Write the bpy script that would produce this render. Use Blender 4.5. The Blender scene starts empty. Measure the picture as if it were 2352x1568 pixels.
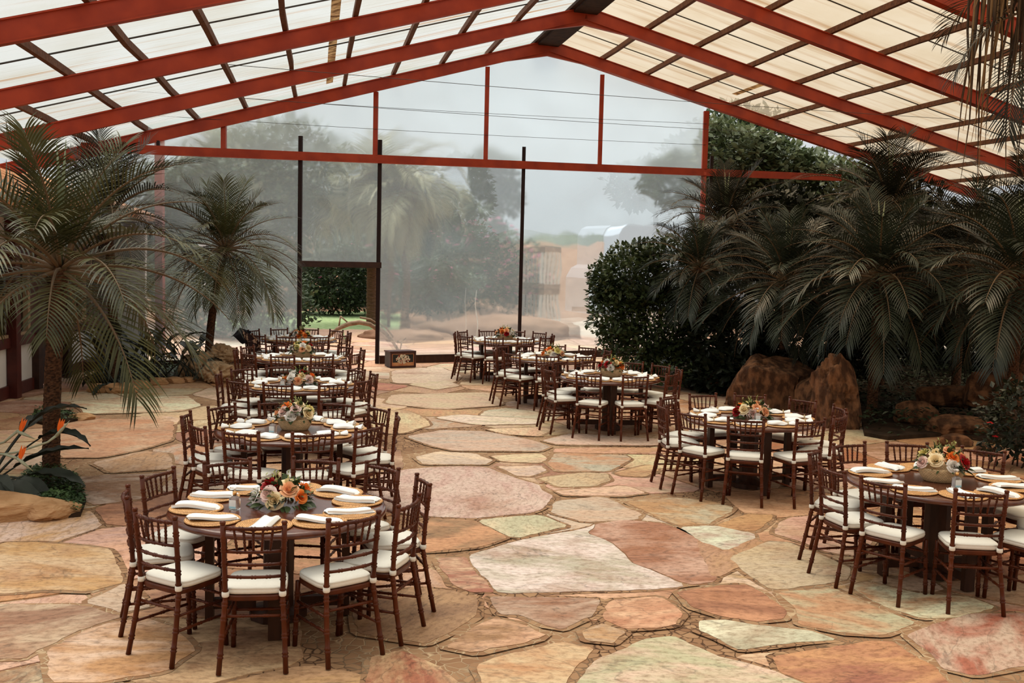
import bpy, math, random
from mathutils import Vector, Matrix, noise

# ------------------------------------------------------------------ camera, sky, exposure
C = bpy.context.scene.collection
SC = bpy.context.scene
SC.view_settings.view_transform = 'Standard'
SC.view_settings.look = 'None'
SC.view_settings.gamma = 1.0
SC.view_settings.exposure = 0.32
SC.view_settings.use_curve_mapping = False
FPX, PITCH, ROLL, CAMZ = 2450.0, math.atan(204 / 2450), math.radians(1.4), 2.55
cp, sp, cr, sr = math.cos(PITCH), math.sin(PITCH), math.cos(ROLL), math.sin(ROLL)
cam_data = bpy.data.cameras.new('camera')
cam_data.sensor_width = 36.0
cam_data.lens = FPX / 2352 * 36.0
cam_data.clip_end = 500
cam = bpy.data.objects.new('camera', cam_data)
C.objects.link(cam)
_r = Vector((cr, sp * sr, cp * sr)); _u = Vector((-sr, sp * cr, cp * cr)); _b = _r.cross(_u)
cam.matrix_world = Matrix(((_r.x, _u.x, _b.x, 0), (_r.y, _u.y, _b.y, 0), (_r.z, _u.z, _b.z, CAMZ), (0, 0, 0, 1)))
SC.camera = cam
SC.cycles.max_bounces = 8
SC.cycles.diffuse_bounces = 4
SC.cycles.glossy_bounces = 3
SC.cycles.transmission_bounces = 5
SC.cycles.transparent_max_bounces = 8
SC.cycles.use_adaptive_sampling = True
SC.cycles.adaptive_threshold = 0.03
SC.cycles.use_denoising = True
SC.cycles.sample_clamp_indirect = 6.0

world = bpy.data.worlds.new('overcast sky')
SC.world = world
world.use_nodes = True
wn_ = world.node_tree.nodes
# overcast sky: the zenith about three times as bright as the horizon
_l = world.node_tree.links.new
_tc = wn_.new('ShaderNodeTexCoord'); _sx = wn_.new('ShaderNodeSeparateXYZ'); _mr = wn_.new('ShaderNodeMapRange')
_mr.inputs['From Min'].default_value = 0.0; _mr.inputs['From Max'].default_value = 1.0
_mr.inputs['To Min'].default_value = 0.50; _mr.inputs['To Max'].default_value = 1.75
_l(_tc.outputs['Generated'], _sx.inputs[0]); _l(_sx.outputs['Z'], _mr.inputs['Value']); _l(_mr.outputs[0], wn_['Background'].inputs[1])
wn_['Background'].inputs[0].default_value = (0.90, 0.93, 0.96, 1)
sun_data = bpy.data.lights.new('sun', 'SUN')
sun_data.energy = 3.6
sun_data.angle = math.radians(40)
sun_data.color = (1.0, 0.93, 0.87)
sun = bpy.data.objects.new('sun', sun_data)
sun.rotation_euler = (math.radians(-20), math.radians(-16), 0)
C.objects.link(sun)


def ray(px, py):
    X = (px - 1176) / FPX; V = (784 - py) / FPX
    u = X * cr - V * sr; v = X * sr + V * cr
    return Vector((u, cp + v * sp, -sp + v * cp))


def atz(px, py, z=0.0):
    """surveyed point of the photograph on the level z"""
    d = ray(px, py)
    return Vector((0, 0, CAMZ)) + d * ((z - CAMZ) / d.z)


def aty(px, py, y):
    """surveyed point at the distance y from the viewer's wall line"""
    d = ray(px, py)
    return Vector((0, 0, CAMZ)) + d * (y / d.y)


# ------------------------------------------------------------------ helpers
class MB:
    def __init__(s):
        s.v = []; s.f = []; s.m = []; s.sm = []

    def add(s, vs, fs, m=0, smooth=True):
        b = len(s.v)
        s.v += [tuple(v) for v in vs]
        for f in fs:
            s.f.append([b + i for i in f]); s.m.append(m); s.sm.append(smooth)

    def box(s, c, d, rot=0.0, m=0, M=None):
        x, y, z = d[0] / 2, d[1] / 2, d[2] / 2
        R = M if M is not None else Matrix.Rotation(rot, 3, 'Z')
        vs = [Vector(c) + R @ Vector((a * x, b * y, e * z)) for a in (-1, 1) for b in (-1, 1) for e in (-1, 1)]
        s.add(vs, [(0, 1, 3, 2), (4, 6, 7, 5), (0, 4, 5, 1), (2, 3, 7, 6), (0, 2, 6, 4), (1, 5, 7, 3)], m, False)

    def bar(s, p, q, w, h, m=0, up=(0, 0, 1)):
        """rectangular bar from p to q, w wide, h deep"""
        p, q = Vector(p), Vector(q); t = (q - p).normalized()
        sd = t.cross(Vector(up)).normalized(); u = sd.cross(t)
        vs = []
        for e in (p, q):
            for a, b in ((-1, -1), (1, -1), (1, 1), (-1, 1)):
                vs.append(e + sd * (a * w / 2) + u * (b * h / 2))
        s.add(vs, [(0, 1, 2, 3), (7, 6, 5, 4), (0, 4, 5, 1), (1, 5, 6, 2), (2, 6, 7, 3), (3, 7, 4, 0)], m, False)

    def tube(s, pts, r, n=8, m=0, caps=True):
        pts = [Vector(p) for p in pts]
        if not hasattr(r, '__len__'): r = [r] * len(pts)
        t = (pts[1] - pts[0]).normalized()
        a = t.cross(Vector((0, 0, 1)) if abs(t.z) < .9 else Vector((0, 1, 0))).normalized()
        vs = []
        for i, p in enumerate(pts):
            t = (pts[min(i + 1, len(pts) - 1)] - pts[max(i - 1, 0)]).normalized()
            a = (a - t * a.dot(t)).normalized(); b = t.cross(a)
            for k in range(n):
                q = 2 * math.pi * k / n
                vs.append(p + (a * math.cos(q) + b * math.sin(q)) * r[i])
        fs = [(i * n + k, i * n + (k + 1) % n, (i + 1) * n + (k + 1) % n, (i + 1) * n + k) for i in range(len(pts) - 1) for k in range(n)]
        s.add(vs, fs, m, True)
        if caps:
            b = len(s.v) - len(vs)
            s.f.append([b + k for k in range(n)][::-1]); s.m.append(m); s.sm.append(False)
            e = b + (len(pts) - 1) * n
            s.f.append([e + k for k in range(n)]); s.m.append(m); s.sm.append(False)

    def cane(s, p, q, r, nodes, n=8, bulge=1.30):
        """turned bamboo-style stick with rings; p..q may be a polyline"""
        P = [Vector(x) for x in (p if isinstance(p, list) else [p, q])]
        L = [0]
        for i in range(1, len(P)): L.append(L[-1] + (P[i] - P[i - 1]).length)
        T = L[-1]

        def at(d):
            for i in range(1, len(P)):
                if d <= L[i] + 1e-9:
                    return P[i - 1].lerp(P[i], (d - L[i - 1]) / (L[i] - L[i - 1]))
            return P[-1].copy()
        st = [(0, 1.0), (T, 1.0)] + [(l, 1.0) for l in L[1:-1]]
        for k in nodes:
            d = k * T
            st += [(d - .018, .96), (d - .009, bulge), (d - .003, 1.02), (d + .003, 1.02), (d + .009, bulge), (d + .018, .96)]
        st = sorted(x for x in st if -1e-6 <= x[0] <= T + 1e-6)
        o = [st[0]]
        for x in st[1:]:
            if x[0] - o[-1][0] > 1e-4: o.append(x)
        s.tube([at(d) for d, _ in o], [r * k for _, k in o], n)

    def lathe(s, prof, n=32, m=0, c=(0, 0, 0), sx=1, sy=1, smooth=True):
        vs = []; c = Vector(c)
        for r, z in prof:
            for k in range(n):
                q = 2 * math.pi * k / n
                vs.append(c + Vector((r * math.cos(q) * sx, r * math.sin(q) * sy, z)))
        fs = [(i * n + k, i * n + (k + 1) % n, (i + 1) * n + (k + 1) % n, (i + 1) * n + k) for i in range(len(prof) - 1) for k in range(n)]
        s.add(vs, fs, m, smooth)

    def grid(s, fn, nu, nv, m=0, smooth=True):
        vs = [fn(i / nu, j / nv) for j in range(nv + 1) for i in range(nu + 1)]
        s.add(vs, [(j * (nu + 1) + i, j * (nu + 1) + i + 1, (j + 1) * (nu + 1) + i + 1, (j + 1) * (nu + 1) + i) for j in range(nv) for i in range(nu)], m, smooth)

    def mesh(s, name, mats):
        me = bpy.data.meshes.new(name)
        me.from_pydata(s.v, [], s.f)
        for x in (mats if isinstance(mats, (list, tuple)) else [mats]): me.materials.append(x)
        me.polygons.foreach_set('material_index', s.m)
        me.polygons.foreach_set('use_smooth', s.sm)
        me.update()
        return me

    def build(s, name, mats, parent=None, loc=None):
        return link(name, s.mesh(name, mats), parent, loc)


def link(name, data, parent=None, loc=None):
    o = bpy.data.objects.new(name, data)
    C.objects.link(o)
    if parent is not None: o.parent = parent
    if loc is not None: o.location = loc
    return o


def tag(o, label=None, cat=None, group=None, kind=None):
    for k, v in (('label', label), ('category', cat), ('group', group), ('kind', kind)):
        if v: o[k] = v
    return o


def thing(name, label, cat, loc=(0, 0, 0), rz=0.0, group=None):
    o = bpy.data.objects.new(name, None)
    C.objects.link(o)
    o.empty_display_size = .1
    o.location = loc; o.rotation_euler = (0, 0, rz)
    return tag(o, label, cat, group)


KIDS = {}


def copy_tree(o, parent=None):
    c = o.copy(); C.objects.link(c)
    if parent is not None: c.parent = parent
    for ch in (KIDS[o.name] if o.name in KIDS else ()): copy_tree(ch, c)
    return c


def struct(o):
    o['kind'] = 'structure'
    return o


# ------------------------------------------------------------------ materials
def mat(name, col, rough=.6, spec=.4, col2=None, scale=8.0, stretch=(1, 1, 1), bump=0.0, bscale=None, detail=6, lo=.35, hi=.65, coat=0.0, coords='Object', trans=0.0, metal=0.0):
    m = bpy.data.materials.new(name); m.use_nodes = True
    nt = m.node_tree; p = nt.nodes['Principled BSDF']
    p.inputs['Base Color'].default_value = (*col, 1)
    p.inputs['Roughness'].default_value = rough
    p.inputs['Specular IOR Level'].default_value = spec
    p.inputs['Metallic'].default_value = metal
    if coat: p.inputs['Coat Weight'].default_value = coat; p.inputs['Coat Roughness'].default_value = .12
    if col2 is not None or bump:
        tc = nt.nodes.new('ShaderNodeTexCoord'); mp = nt.nodes.new('ShaderNodeMapping')
        mp.inputs['Scale'].default_value = stretch
        nt.links.new(tc.outputs[coords], mp.inputs[0])
        nz = nt.nodes.new('ShaderNodeTexNoise'); nz.inputs['Scale'].default_value = scale; nz.inputs['Detail'].default_value = detail
        nt.links.new(mp.outputs[0], nz.inputs['Vector'])
        if col2 is not None:
            rp = nt.nodes.new('ShaderNodeValToRGB')
            rp.color_ramp.elements[0].position = lo; rp.color_ramp.elements[0].color = (*col, 1)
            rp.color_ramp.elements[1].position = hi; rp.color_ramp.elements[1].color = (*col2, 1)
            nt.links.new(nz.outputs['Fac'], rp.inputs[0]); nt.links.new(rp.outputs[0], p.inputs['Base Color'])
        if bump:
            src = nz
            if bscale:
                src = nt.nodes.new('ShaderNodeTexNoise'); src.inputs['Scale'].default_value = bscale; src.inputs['Detail'].default_value = 5
                nt.links.new(mp.outputs[0], src.inputs['Vector'])
            b = nt.nodes.new('ShaderNodeBump'); b.inputs['Strength'].default_value = bump; b.inputs['Distance'].default_value = .035 if bump > .55 else .02
            nt.links.new(src.outputs['Fac'], b.inputs['Height']); nt.links.new(b.outputs[0], p.inputs['Normal'])
    if trans:
        tr = nt.nodes.new('ShaderNodeBsdfTranslucent')
        mx = nt.nodes.new('ShaderNodeMixShader'); mx.inputs[0].default_value = trans
        out = nt.nodes['Material Output']
        src = p.inputs['Base Color'].links[0].from_socket if p.inputs['Base Color'].links else None
        if src: nt.links.new(src, tr.inputs[0])
        else: tr.inputs[0].default_value = (*col, 1)
        nt.links.new(p.outputs[0], mx.inputs[1]); nt.links.new(tr.outputs[0], mx.inputs[2]); nt.links.new(mx.outputs[0], out.inputs[0])
    return m


def stone_material(name):
    m = bpy.data.materials.new(name); m.use_nodes = True
    nt = m.node_tree; N = nt.nodes.new; K = nt.links.new; p = nt.nodes['Principled BSDF']
    p.inputs['Roughness'].default_value = .62; p.inputs['Specular IOR Level'].default_value = .35
    a1 = N('ShaderNodeAttribute'); a1.attribute_name = 'tone'
    a2 = N('ShaderNodeAttribute'); a2.attribute_name = 'streak'
    uv = N('ShaderNodeUVMap'); uv.uv_map = 'grain'
    mp = N('ShaderNodeMapping'); mp.inputs['Scale'].default_value = (.8, 1.7, 1); K(uv.outputs[0], mp.inputs[0])
    n1 = N('ShaderNodeTexNoise'); n1.inputs['Scale'].default_value = 1.5; n1.inputs['Detail'].default_value = 9; n1.inputs['Roughness'].default_value = .62; n1.inputs['Distortion'].default_value = .9
    K(mp.outputs[0], n1.inputs['Vector'])
    r1 = N('ShaderNodeValToRGB'); r1.color_ramp.elements[0].position = .42; r1.color_ramp.elements[1].position = .62
    K(n1.outputs['Fac'], r1.inputs[0])
    mx = N('ShaderNodeMix'); mx.data_type = 'RGBA'
    K(r1.outputs[0], mx.inputs[0]); K(a1.outputs['Color'], mx.inputs[6]); K(a2.outputs['Color'], mx.inputs[7])
    # fine speckle and dark veins
    mp2 = N('ShaderNodeMapping'); mp2.inputs['Scale'].default_value = (2.0, 3.2, 1); K(uv.outputs[0], mp2.inputs[0])
    n2 = N('ShaderNodeTexNoise'); n2.inputs['Scale'].default_value = 7; n2.inputs['Detail'].default_value = 10; n2.inputs['Roughness'].default_value = .72
    K(mp2.outputs[0], n2.inputs['Vector'])
    r2 = N('ShaderNodeValToRGB'); r2.color_ramp.elements[0].position = .33; r2.color_ramp.elements[0].color = (.40, .31, .23, 1); r2.color_ramp.elements[1].position = .54; r2.color_ramp.elements[1].color = (1.06, 1.06, 1.06, 1)
    K(n2.outputs['Fac'], r2.inputs[0])
    mu = N('ShaderNodeMix'); mu.data_type = 'RGBA'; mu.blend_type = 'MULTIPLY'; mu.inputs[0].default_value = .8
    K(r2.outputs[0], mu.inputs[7])
    # thin cracks along the bedding
    n3 = N('ShaderNodeTexNoise'); n3.inputs['Scale'].default_value = 1.1; n3.inputs['Detail'].default_value = 5; n3.inputs['Distortion'].default_value = .6
    K(mp.outputs[0], n3.inputs['Vector'])
    r3 = N('ShaderNodeValToRGB')
    for pos, c in ((.492, 1), (.5, .35), (.508, 1)):
        e = r3.color_ramp.elements.new(pos); e.color = (c, c * .95, c * .9, 1)
    r3.color_ramp.elements[0].color = (1, 1, 1, 1)
    K(n3.outputs['Fac'], r3.inputs[0])
    # rusty weathering in soft patches
    n4 = N('ShaderNodeTexNoise'); n4.inputs['Scale'].default_value = .9; n4.inputs['Detail'].default_value = 7; n4.inputs['Roughness'].default_value = .68
    K(uv.outputs[0], n4.inputs['Vector'])
    r4 = N('ShaderNodeValToRGB'); r4.color_ramp.elements[0].position = .50; r4.color_ramp.elements[0].color = (0, 0, 0, 1); r4.color_ramp.elements[1].position = .72; r4.color_ramp.elements[1].color = (.75, .75, .75, 1)
    K(n4.outputs['Fac'], r4.inputs[0])
    rust = N('ShaderNodeMix'); rust.data_type = 'RGBA'; rust.inputs[7].default_value = (.30, .115, .045, 1)
    K(r4.outputs[0], rust.inputs[0]); K(mx.outputs[2], rust.inputs[6])
    K(rust.outputs[2], mu.inputs[6])
    mu2 = N('ShaderNodeMix'); mu2.data_type = 'RGBA'; mu2.blend_type = 'MULTIPLY'; mu2.inputs[0].default_value = .55
    K(mu.outputs[2], mu2.inputs[6]); K(r3.outputs[0], mu2.inputs[7])
    K(mu2.outputs[2], p.inputs['Base Color'])
    b = N('ShaderNodeBump'); b.inputs['Strength'].default_value = .5; b.inputs['Distance'].default_value = .012
    K(n2.outputs['Fac'], b.inputs['Height']); K(b.outputs[0], p.inputs['Normal'])
    return m


def grout_material(name):
    m = bpy.data.materials.new(name); m.use_nodes = True
    nt = m.node_tree; N = nt.nodes.new; K = nt.links.new; p = nt.nodes['Principled BSDF']
    p.inputs['Roughness'].default_value = .85; p.inputs['Specular IOR Level'].default_value = .2
    tc = N('ShaderNodeTexCoord')
    n0 = N('ShaderNodeTexNoise'); n0.inputs['Scale'].default_value = 5
    K(tc.outputs['Object'], n0.inputs['Vector'])
    md = N('ShaderNodeMix'); md.data_type = 'RGBA'; md.blend_type = 'LINEAR_LIGHT'; md.inputs[0].default_value = .05
    K(tc.outputs['Object'], md.inputs[6]); K(n0.outputs['Color'], md.inputs[7])
    v = N('ShaderNodeTexVoronoi'); v.feature = 'DISTANCE_TO_EDGE'; v.inputs['Scale'].default_value = 12
    K(md.outputs[2], v.inputs['Vector'])
    vc = N('ShaderNodeTexVoronoi'); vc.inputs['Scale'].default_value = 12; K(md.outputs[2], vc.inputs['Vector'])
    rp = N('ShaderNodeValToRGB'); rp.color_ramp.elements[0].position = .01; rp.color_ramp.elements[1].position = .07
    K(v.outputs['Distance'], rp.inputs[0])
    rc = N('ShaderNodeValToRGB')
    rc.color_ramp.elements[0].color = (.22, .11, .055, 1); rc.color_ramp.elements[1].color = (.38, .23, .125, 1)
    K(vc.outputs['Color'], rc.inputs[0])
    # mortar pale in some places, dark earth in others
    n2 = N('ShaderNodeTexNoise'); n2.inputs['Scale'].default_value = .55; K(tc.outputs['Object'], n2.inputs['Vector'])
    rm = N('ShaderNodeValToRGB'); rm.color_ramp.elements[0].position = .46; rm.color_ramp.elements[1].position = .56
    rm.color_ramp.elements[0].color = (.07, .032, .016, 1); rm.color_ramp.elements[1].color = (.50, .36, .22, 1)
    K(n2.outputs['Fac'], rm.inputs[0])
    mx = N('ShaderNodeMix'); mx.data_type = 'RGBA'
    K(rp.outputs[0], mx.inputs[0]); K(rm.outputs[0], mx.inputs[6]); K(rc.outputs[0], mx.inputs[7])
    K(mx.outputs[2], p.inputs['Base Color'])
    b = N('ShaderNodeBump'); b.inputs['Strength'].default_value = .6; b.inputs['Distance'].default_value = .01
    K(rp.outputs[0], b.inputs['Height']); K(b.outputs[0], p.inputs['Normal'])
    return m


def sheet_material(name, col, stain, amount):
    """translucent roof sheet, weathered along the slope"""
    m = bpy.data.materials.new(name); m.use_nodes = True
    nt = m.node_tree; N = nt.nodes.new; K = nt.links.new
    for n in list(nt.nodes):
        if n.type == 'BSDF_PRINCIPLED': nt.nodes.remove(n)
    out = nt.nodes['Material Output']
    uv = N('ShaderNodeUVMap'); uv.uv_map = 'grain'
    mp = N('ShaderNodeMapping'); mp.inputs['Scale'].default_value = (.14, 3.2, 1); K(uv.outputs[0], mp.inputs[0])
    nz = N('ShaderNodeTexNoise'); nz.inputs['Scale'].default_value = 1.0; nz.inputs['Detail'].default_value = 6; nz.inputs['Roughness'].default_value = .6
    K(mp.outputs[0], nz.inputs['Vector'])
    rp = N('ShaderNodeValToRGB'); rp.color_ramp.elements[0].position = .30; rp.color_ramp.elements[0].color = (*stain, 1)
    rp.color_ramp.elements[1].position = .30 + amount; rp.color_ramp.elements[1].color = (*col, 1)
    K(nz.outputs['Fac'], rp.inputs[0])
    n2 = N('ShaderNodeTexNoise'); n2.inputs['Scale'].default_value = .7; n2.inputs['Detail'].default_value = 5; K(uv.outputs[0], n2.inputs['Vector'])
    r2 = N('ShaderNodeValToRGB'); r2.color_ramp.elements[0].position = .3; r2.color_ramp.elements[0].color = (.86, .80, .70, 1); r2.color_ramp.elements[1].position = .6
    K(n2.outputs['Fac'], r2.inputs[0])
    mu = N('ShaderNodeMix'); mu.data_type = 'RGBA'; mu.blend_type = 'MULTIPLY'; mu.inputs[0].default_value = .7
    K(rp.outputs[0], mu.inputs[6]); K(r2.outputs[0], mu.inputs[7])
    tl = N('ShaderNodeBsdfTranslucent'); K(mu.outputs[2], tl.inputs[0])
    df = N('ShaderNodeBsdfDiffuse'); K(mu.outputs[2], df.inputs[0])
    mx = N('ShaderNodeMixShader'); mx.inputs[0].default_value = .15
    K(tl.outputs[0], mx.inputs[1]); K(df.outputs[0], mx.inputs[2])
    ts = N('ShaderNodeBsdfTransparent')
    br = N('ShaderNodeMix'); br.data_type = 'RGBA'; br.blend_type = 'MULTIPLY'; br.inputs[0].default_value = 1; br.clamp_result = True
    K(mu.outputs[2], br.inputs[6]); br.inputs[7].default_value = (1.9, 1.9, 1.9, 1); K(br.outputs[2], ts.inputs[0])
    m3 = N('ShaderNodeMixShader'); m3.inputs[0].default_value = .62
    K(mx.outputs[0], m3.inputs[1]); K(ts.outputs[0], m3.inputs[2]); K(m3.outputs[0], out.inputs[0])
    return m


def plastic_material(name, veil, rough):
    """milky clear plastic curtain"""
    m = bpy.data.materials.new(name); m.use_nodes = True
    nt = m.node_tree; N = nt.nodes.new; K = nt.links.new
    for n in list(nt.nodes):
        if n.type == 'BSDF_PRINCIPLED': nt.nodes.remove(n)
    out = nt.nodes['Material Output']
    tc = N('ShaderNodeTexCoord')
    nz = N('ShaderNodeTexNoise'); nz.inputs['Scale'].default_value = .9; nz.inputs['Detail'].default_value = 4
    K(tc.outputs['Object'], nz.inputs['Vector'])
    b = N('ShaderNodeBump'); b.inputs['Strength'].default_value = .25; b.inputs['Distance'].default_value = .15; K(nz.outputs['Fac'], b.inputs['Height'])
    rf = N('ShaderNodeBsdfRefraction'); rf.inputs['IOR'].default_value = 1.12; rf.inputs['Roughness'].default_value = rough; rf.inputs[0].default_value = (.88, .95, .96, 1)
    ts = N('ShaderNodeBsdfTransparent'); ts.inputs[0].default_value = (.86, .92, .93, 1)
    m0 = N('ShaderNodeMixShader'); m0.inputs[0].default_value = .25
    K(rf.outputs[0], m0.inputs[1]); K(ts.outputs[0], m0.inputs[2])
    tl = N('ShaderNodeBsdfTranslucent'); tl.inputs[0].default_value = (.78, .90, .91, 1)
    m1 = N('ShaderNodeMixShader'); m1.inputs[0].default_value = veil
    K(m0.outputs[0], m1.inputs[1]); K(tl.outputs[0], m1.inputs[2])
    gl = N('ShaderNodeBsdfGlossy'); gl.inputs['Roughness'].default_value = .25; K(b.outputs[0], gl.inputs['Normal'])
    m2 = N('ShaderNodeMixShader'); m2.inputs[0].default_value = .04
    K(m1.outputs[0], m2.inputs[1]); K(gl.outputs[0], m2.inputs[2]); K(m2.outputs[0], out.inputs[0])
    return m


def weave_material(name, c1, c2, su, sv):
    """woven cane: rings and radial ticks from the object's own coordinates"""
    m = bpy.data.materials.new(name); m.use_nodes = True
    nt = m.node_tree; N = nt.nodes.new; K = nt.links.new; p = nt.nodes['Principled BSDF']
    p.inputs['Roughness'].default_value = .6; p.inputs['Specular IOR Level'].default_value = .3
    uv = N('ShaderNodeUVMap'); uv.uv_map = 'grain'
    br = N('ShaderNodeTexBrick'); br.inputs['Scale'].default_value = 1.0
    br.inputs['Color1'].default_value = (*c1, 1); br.inputs['Color2'].default_value = (*[x * .72 for x in c1], 1); br.inputs['Mortar'].default_value = (*c2, 1)
    br.inputs['Mortar Size'].default_value = .06; br.inputs['Brick Width'].default_value = 1.0; br.inputs['Row Height'].default_value = .5
    mp = N('ShaderNodeMapping'); mp.inputs['Scale'].default_value = (su, sv, 1)
    K(uv.outputs[0], mp.inputs[0]); K(mp.outputs[0], br.inputs['Vector']); K(br.outputs['Color'], p.inputs['Base Color'])
    b = N('ShaderNodeBump'); b.inputs['Strength'].default_value = .8; b.inputs['Distance'].default_value = .006; b.invert = True
    K(br.outputs['Fac'], b.inputs['Height']); K(b.outputs[0], p.inputs['Normal'])
    return m


M = {}
M['stone'] = stone_material('layered flagstone')
M['grout'] = grout_material('small stones in mortar')
M['earth'] = mat('red earth', (.20, .105, .06), .95, .1, (.29, .17, .105), 1.2, bump=.4)
M['lawn'] = mat('lawn', (.20, .30, .11), .9, .1, (.38, .46, .24), 6, bump=.4)
M['path'] = mat('pale dirt path', (.42, .34, .26), .95, .1, (.52, .44, .35), 1.5)
M['soil'] = mat('dark soil', (.02, .013, .008), .95, .1, (.05, .03, .018), 4, bump=.5)
M['red_steel'] = mat('red painted steel', (.40, .050, .016), .5, .3, (.29, .032, .012), 3.0, stretch=(1, 1, 1), bump=.08)
M['purlin'] = mat('rough brown timber', (.085, .032, .016), .8, .25, (.15, .062, .03), 14, stretch=(1, 1, 1), bump=.5)
M['dark_wood'] = mat('dark stained timber', (.028, .010, .007), .6, .35, (.05, .018, .011), 9, bump=.3)
M['strip'] = mat('rusty sheet overlap', (.10, .045, .02), .9, .1, (.55, .36, .18), 7, stretch=(1, 1, 1), trans=.35)
M['ridge'] = mat('weathered ridge boards', (.022, .013, .010), .85, .2, (.05, .026, .018), 6, bump=.4)
M['post'] = mat('dark brown steel', (.016, .005, .004), .6, .25)
M['wire'] = mat('thin wire', (.05, .045, .04), .6, .3)
M['roof_l'] = sheet_material('translucent sheet', (.45, .455, .425), (.34, .19, .08), .14)
M['roof_r'] = sheet_material('tan translucent sheet', (.48, .40, .29), (.33, .20, .10), .20)  # tan tint over the whole right slope
M['plastic'] = plastic_material('milky plastic curtain', .15, .15)
M['plastic_up'] = plastic_material('milky plastic gable sheet', .28, .24)
M['chair'] = mat('reddish brown varnished wood', (.050, .009, .0025), .34, .22, (.095, .020, .005), 7, stretch=(1, 1, .4), coat=0)
M['cushion'] = mat('white seat cushion cloth', (.80, .78, .71), .9, .15, bump=.12, bscale=60, col2=(.76, .74, .67), scale=3)
M['table'] = mat('polished dark red wood', (.065, .015, .007), .22, .4, (.11, .030, .014), 3, stretch=(1, 7, 1), coat=.25)
M['table_leg'] = mat('dark table leg wood', (.035, .012, .006), .5, .3, (.06, .022, .011), 5, stretch=(4, 4, 1))
M['charger'] = weave_material('woven rattan', (.80, .45, .19), (.30, .13, .04), 1, 1)
M['basket'] = weave_material('pale woven basket', (.84, .62, .36), (.34, .22, .10), 1, 1)
M['napkin'] = mat('white linen', (.84, .86, .86), .9, .1, bump=.15, bscale=40, col2=(.80, .82, .83), scale=5)
M['bead'] = mat('napkin ring beads', (.55, .42, .22), .35, .6)
M['glass'] = mat('clear bottle', (.95, .96, .96), .05, .5)
M['glass'].node_tree.nodes['Principled BSDF'].inputs['Transmission Weight'].default_value = .92
M['glass'].node_tree.nodes['Principled BSDF'].inputs['IOR'].default_value = 1.25
M['label'] = mat('bottle label', (.78, .82, .82), .6, .3)
M['label_blue'] = mat('pale blue label band', (.38, .66, .76), .6, .3)
M['gold'] = mat('gold collar', (.75, .42, .16), .25, .5, metal=.9)
M['white_plastic'] = mat('white plastic pump', (.85, .86, .85), .4, .4)
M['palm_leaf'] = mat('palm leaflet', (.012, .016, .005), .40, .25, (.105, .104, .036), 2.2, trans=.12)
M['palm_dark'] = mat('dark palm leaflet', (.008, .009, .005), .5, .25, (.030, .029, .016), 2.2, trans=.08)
M['rachis'] = mat('frond stalk', (.16, .10, .05), .5, .4)
M['trunk'] = mat('rough palm trunk', (.030, .015, .009), .9, .2, (.15, .072, .036), 26, stretch=(1, 1, 2), bump=.9)
M['fibre'] = mat('brown trunk fibre', (.10, .05, .028), .9, .2, (.22, .12, .065), 8, stretch=(1, 1, 9), bump=.7)
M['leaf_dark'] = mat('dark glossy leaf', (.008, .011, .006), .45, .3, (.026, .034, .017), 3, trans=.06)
M['leaf_mid'] = mat('green shrub leaf', (.020, .036, .011), .42, .25, (.065, .092, .032), 3, trans=.15)
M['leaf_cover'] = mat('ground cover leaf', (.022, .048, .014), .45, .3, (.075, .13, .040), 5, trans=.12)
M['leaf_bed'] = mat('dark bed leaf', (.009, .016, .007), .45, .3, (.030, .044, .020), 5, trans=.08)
M['leaf_bush'] = mat('glossy bush leaf', (.020, .036, .011), .38, .35, (.085, .115, .045), 3, trans=.15)
M['leaf_out'] = mat('garden tree leaf', (.024, .042, .018), .5, .3, (.085, .12, .050), 2.0, trans=.25)
M['leaf_mango'] = mat('sunlit tree leaf', (.06, .085, .03), .45, .4, (.20, .22, .11), 1.6, trans=.25)
M['paddle'] = mat('paddle leaf', (.012, .015, .010), .45, .22, (.05, .058, .046), 3, trans=.06)
M['bop'] = mat('orange bird flower', (.85, .16, .012), .5, .4, trans=.2)
M['bop_beak'] = mat('grey green flower beak', (.30, .32, .22), .5, .4)
M['wood_twig'] = mat('twig', (.07, .045, .03), .8, .2)
M['rock_tan'] = mat('tan porous rock', (.44, .29, .16), .9, .15, (.62, .44, .27), 5, bump=.7, bscale=14)
M['rock_brown'] = mat('brown boulder', (.055, .024, .011), .85, .2, (.20, .092, .042), 5, stretch=(1.6, 1.6, 1), bump=1.0, bscale=6, lo=.42, hi=.62)
M['rock_edge'] = mat('orange sandstone', (.36, .19, .085), .9, .15, (.55, .33, .17), 4, stretch=(1, 1, 3), bump=.7, bscale=12)
M['plaster'] = mat('white plaster', (.62, .60, .58), .9, .15, (.70, .68, .66), 2)
M['blocker_ochre'] = mat('ochre light blocker', (.30, .19, .12), .9, .15, (.36, .24, .15), 2)
M['oxblood'] = mat('oxblood painted timber', (.055, .010, .008), .5, .35, (.085, .017, .012), 5)
M['beige_frame'] = mat('beige window frame', (.35, .24, .15), .6, .3)
M['pane'] = mat('dark window glass', (.012, .010, .010), .12, .5)
M['tile'] = mat('terracotta roof tile', (.42, .17, .075), .8, .2, (.60, .30, .15), 7, bump=.4)
M['black_cloth'] = mat('black cloth', (.007, .006, .007), .95, .1, bump=.3, bscale=30)
M['shawl'] = mat('dark floral cloth', (.020, .008, .008), .85, .2, (.42, .27, .19), 16, lo=.54, hi=.60, detail=3)
M['van'] = mat('pale blue van paint', (.60, .66, .74), .35, .5)
M['tyre'] = mat('tyre rubber', (.02, .02, .022), .8, .2)
M['crate'] = mat('weathered pale boards', (.55, .52, .46), .8, .2, (.68, .65, .58), 6)
M['arch'] = mat('grey brown branch wood', (.17, .105, .06), .85, .2, (.28, .19, .12), 8, bump=.5)
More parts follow.
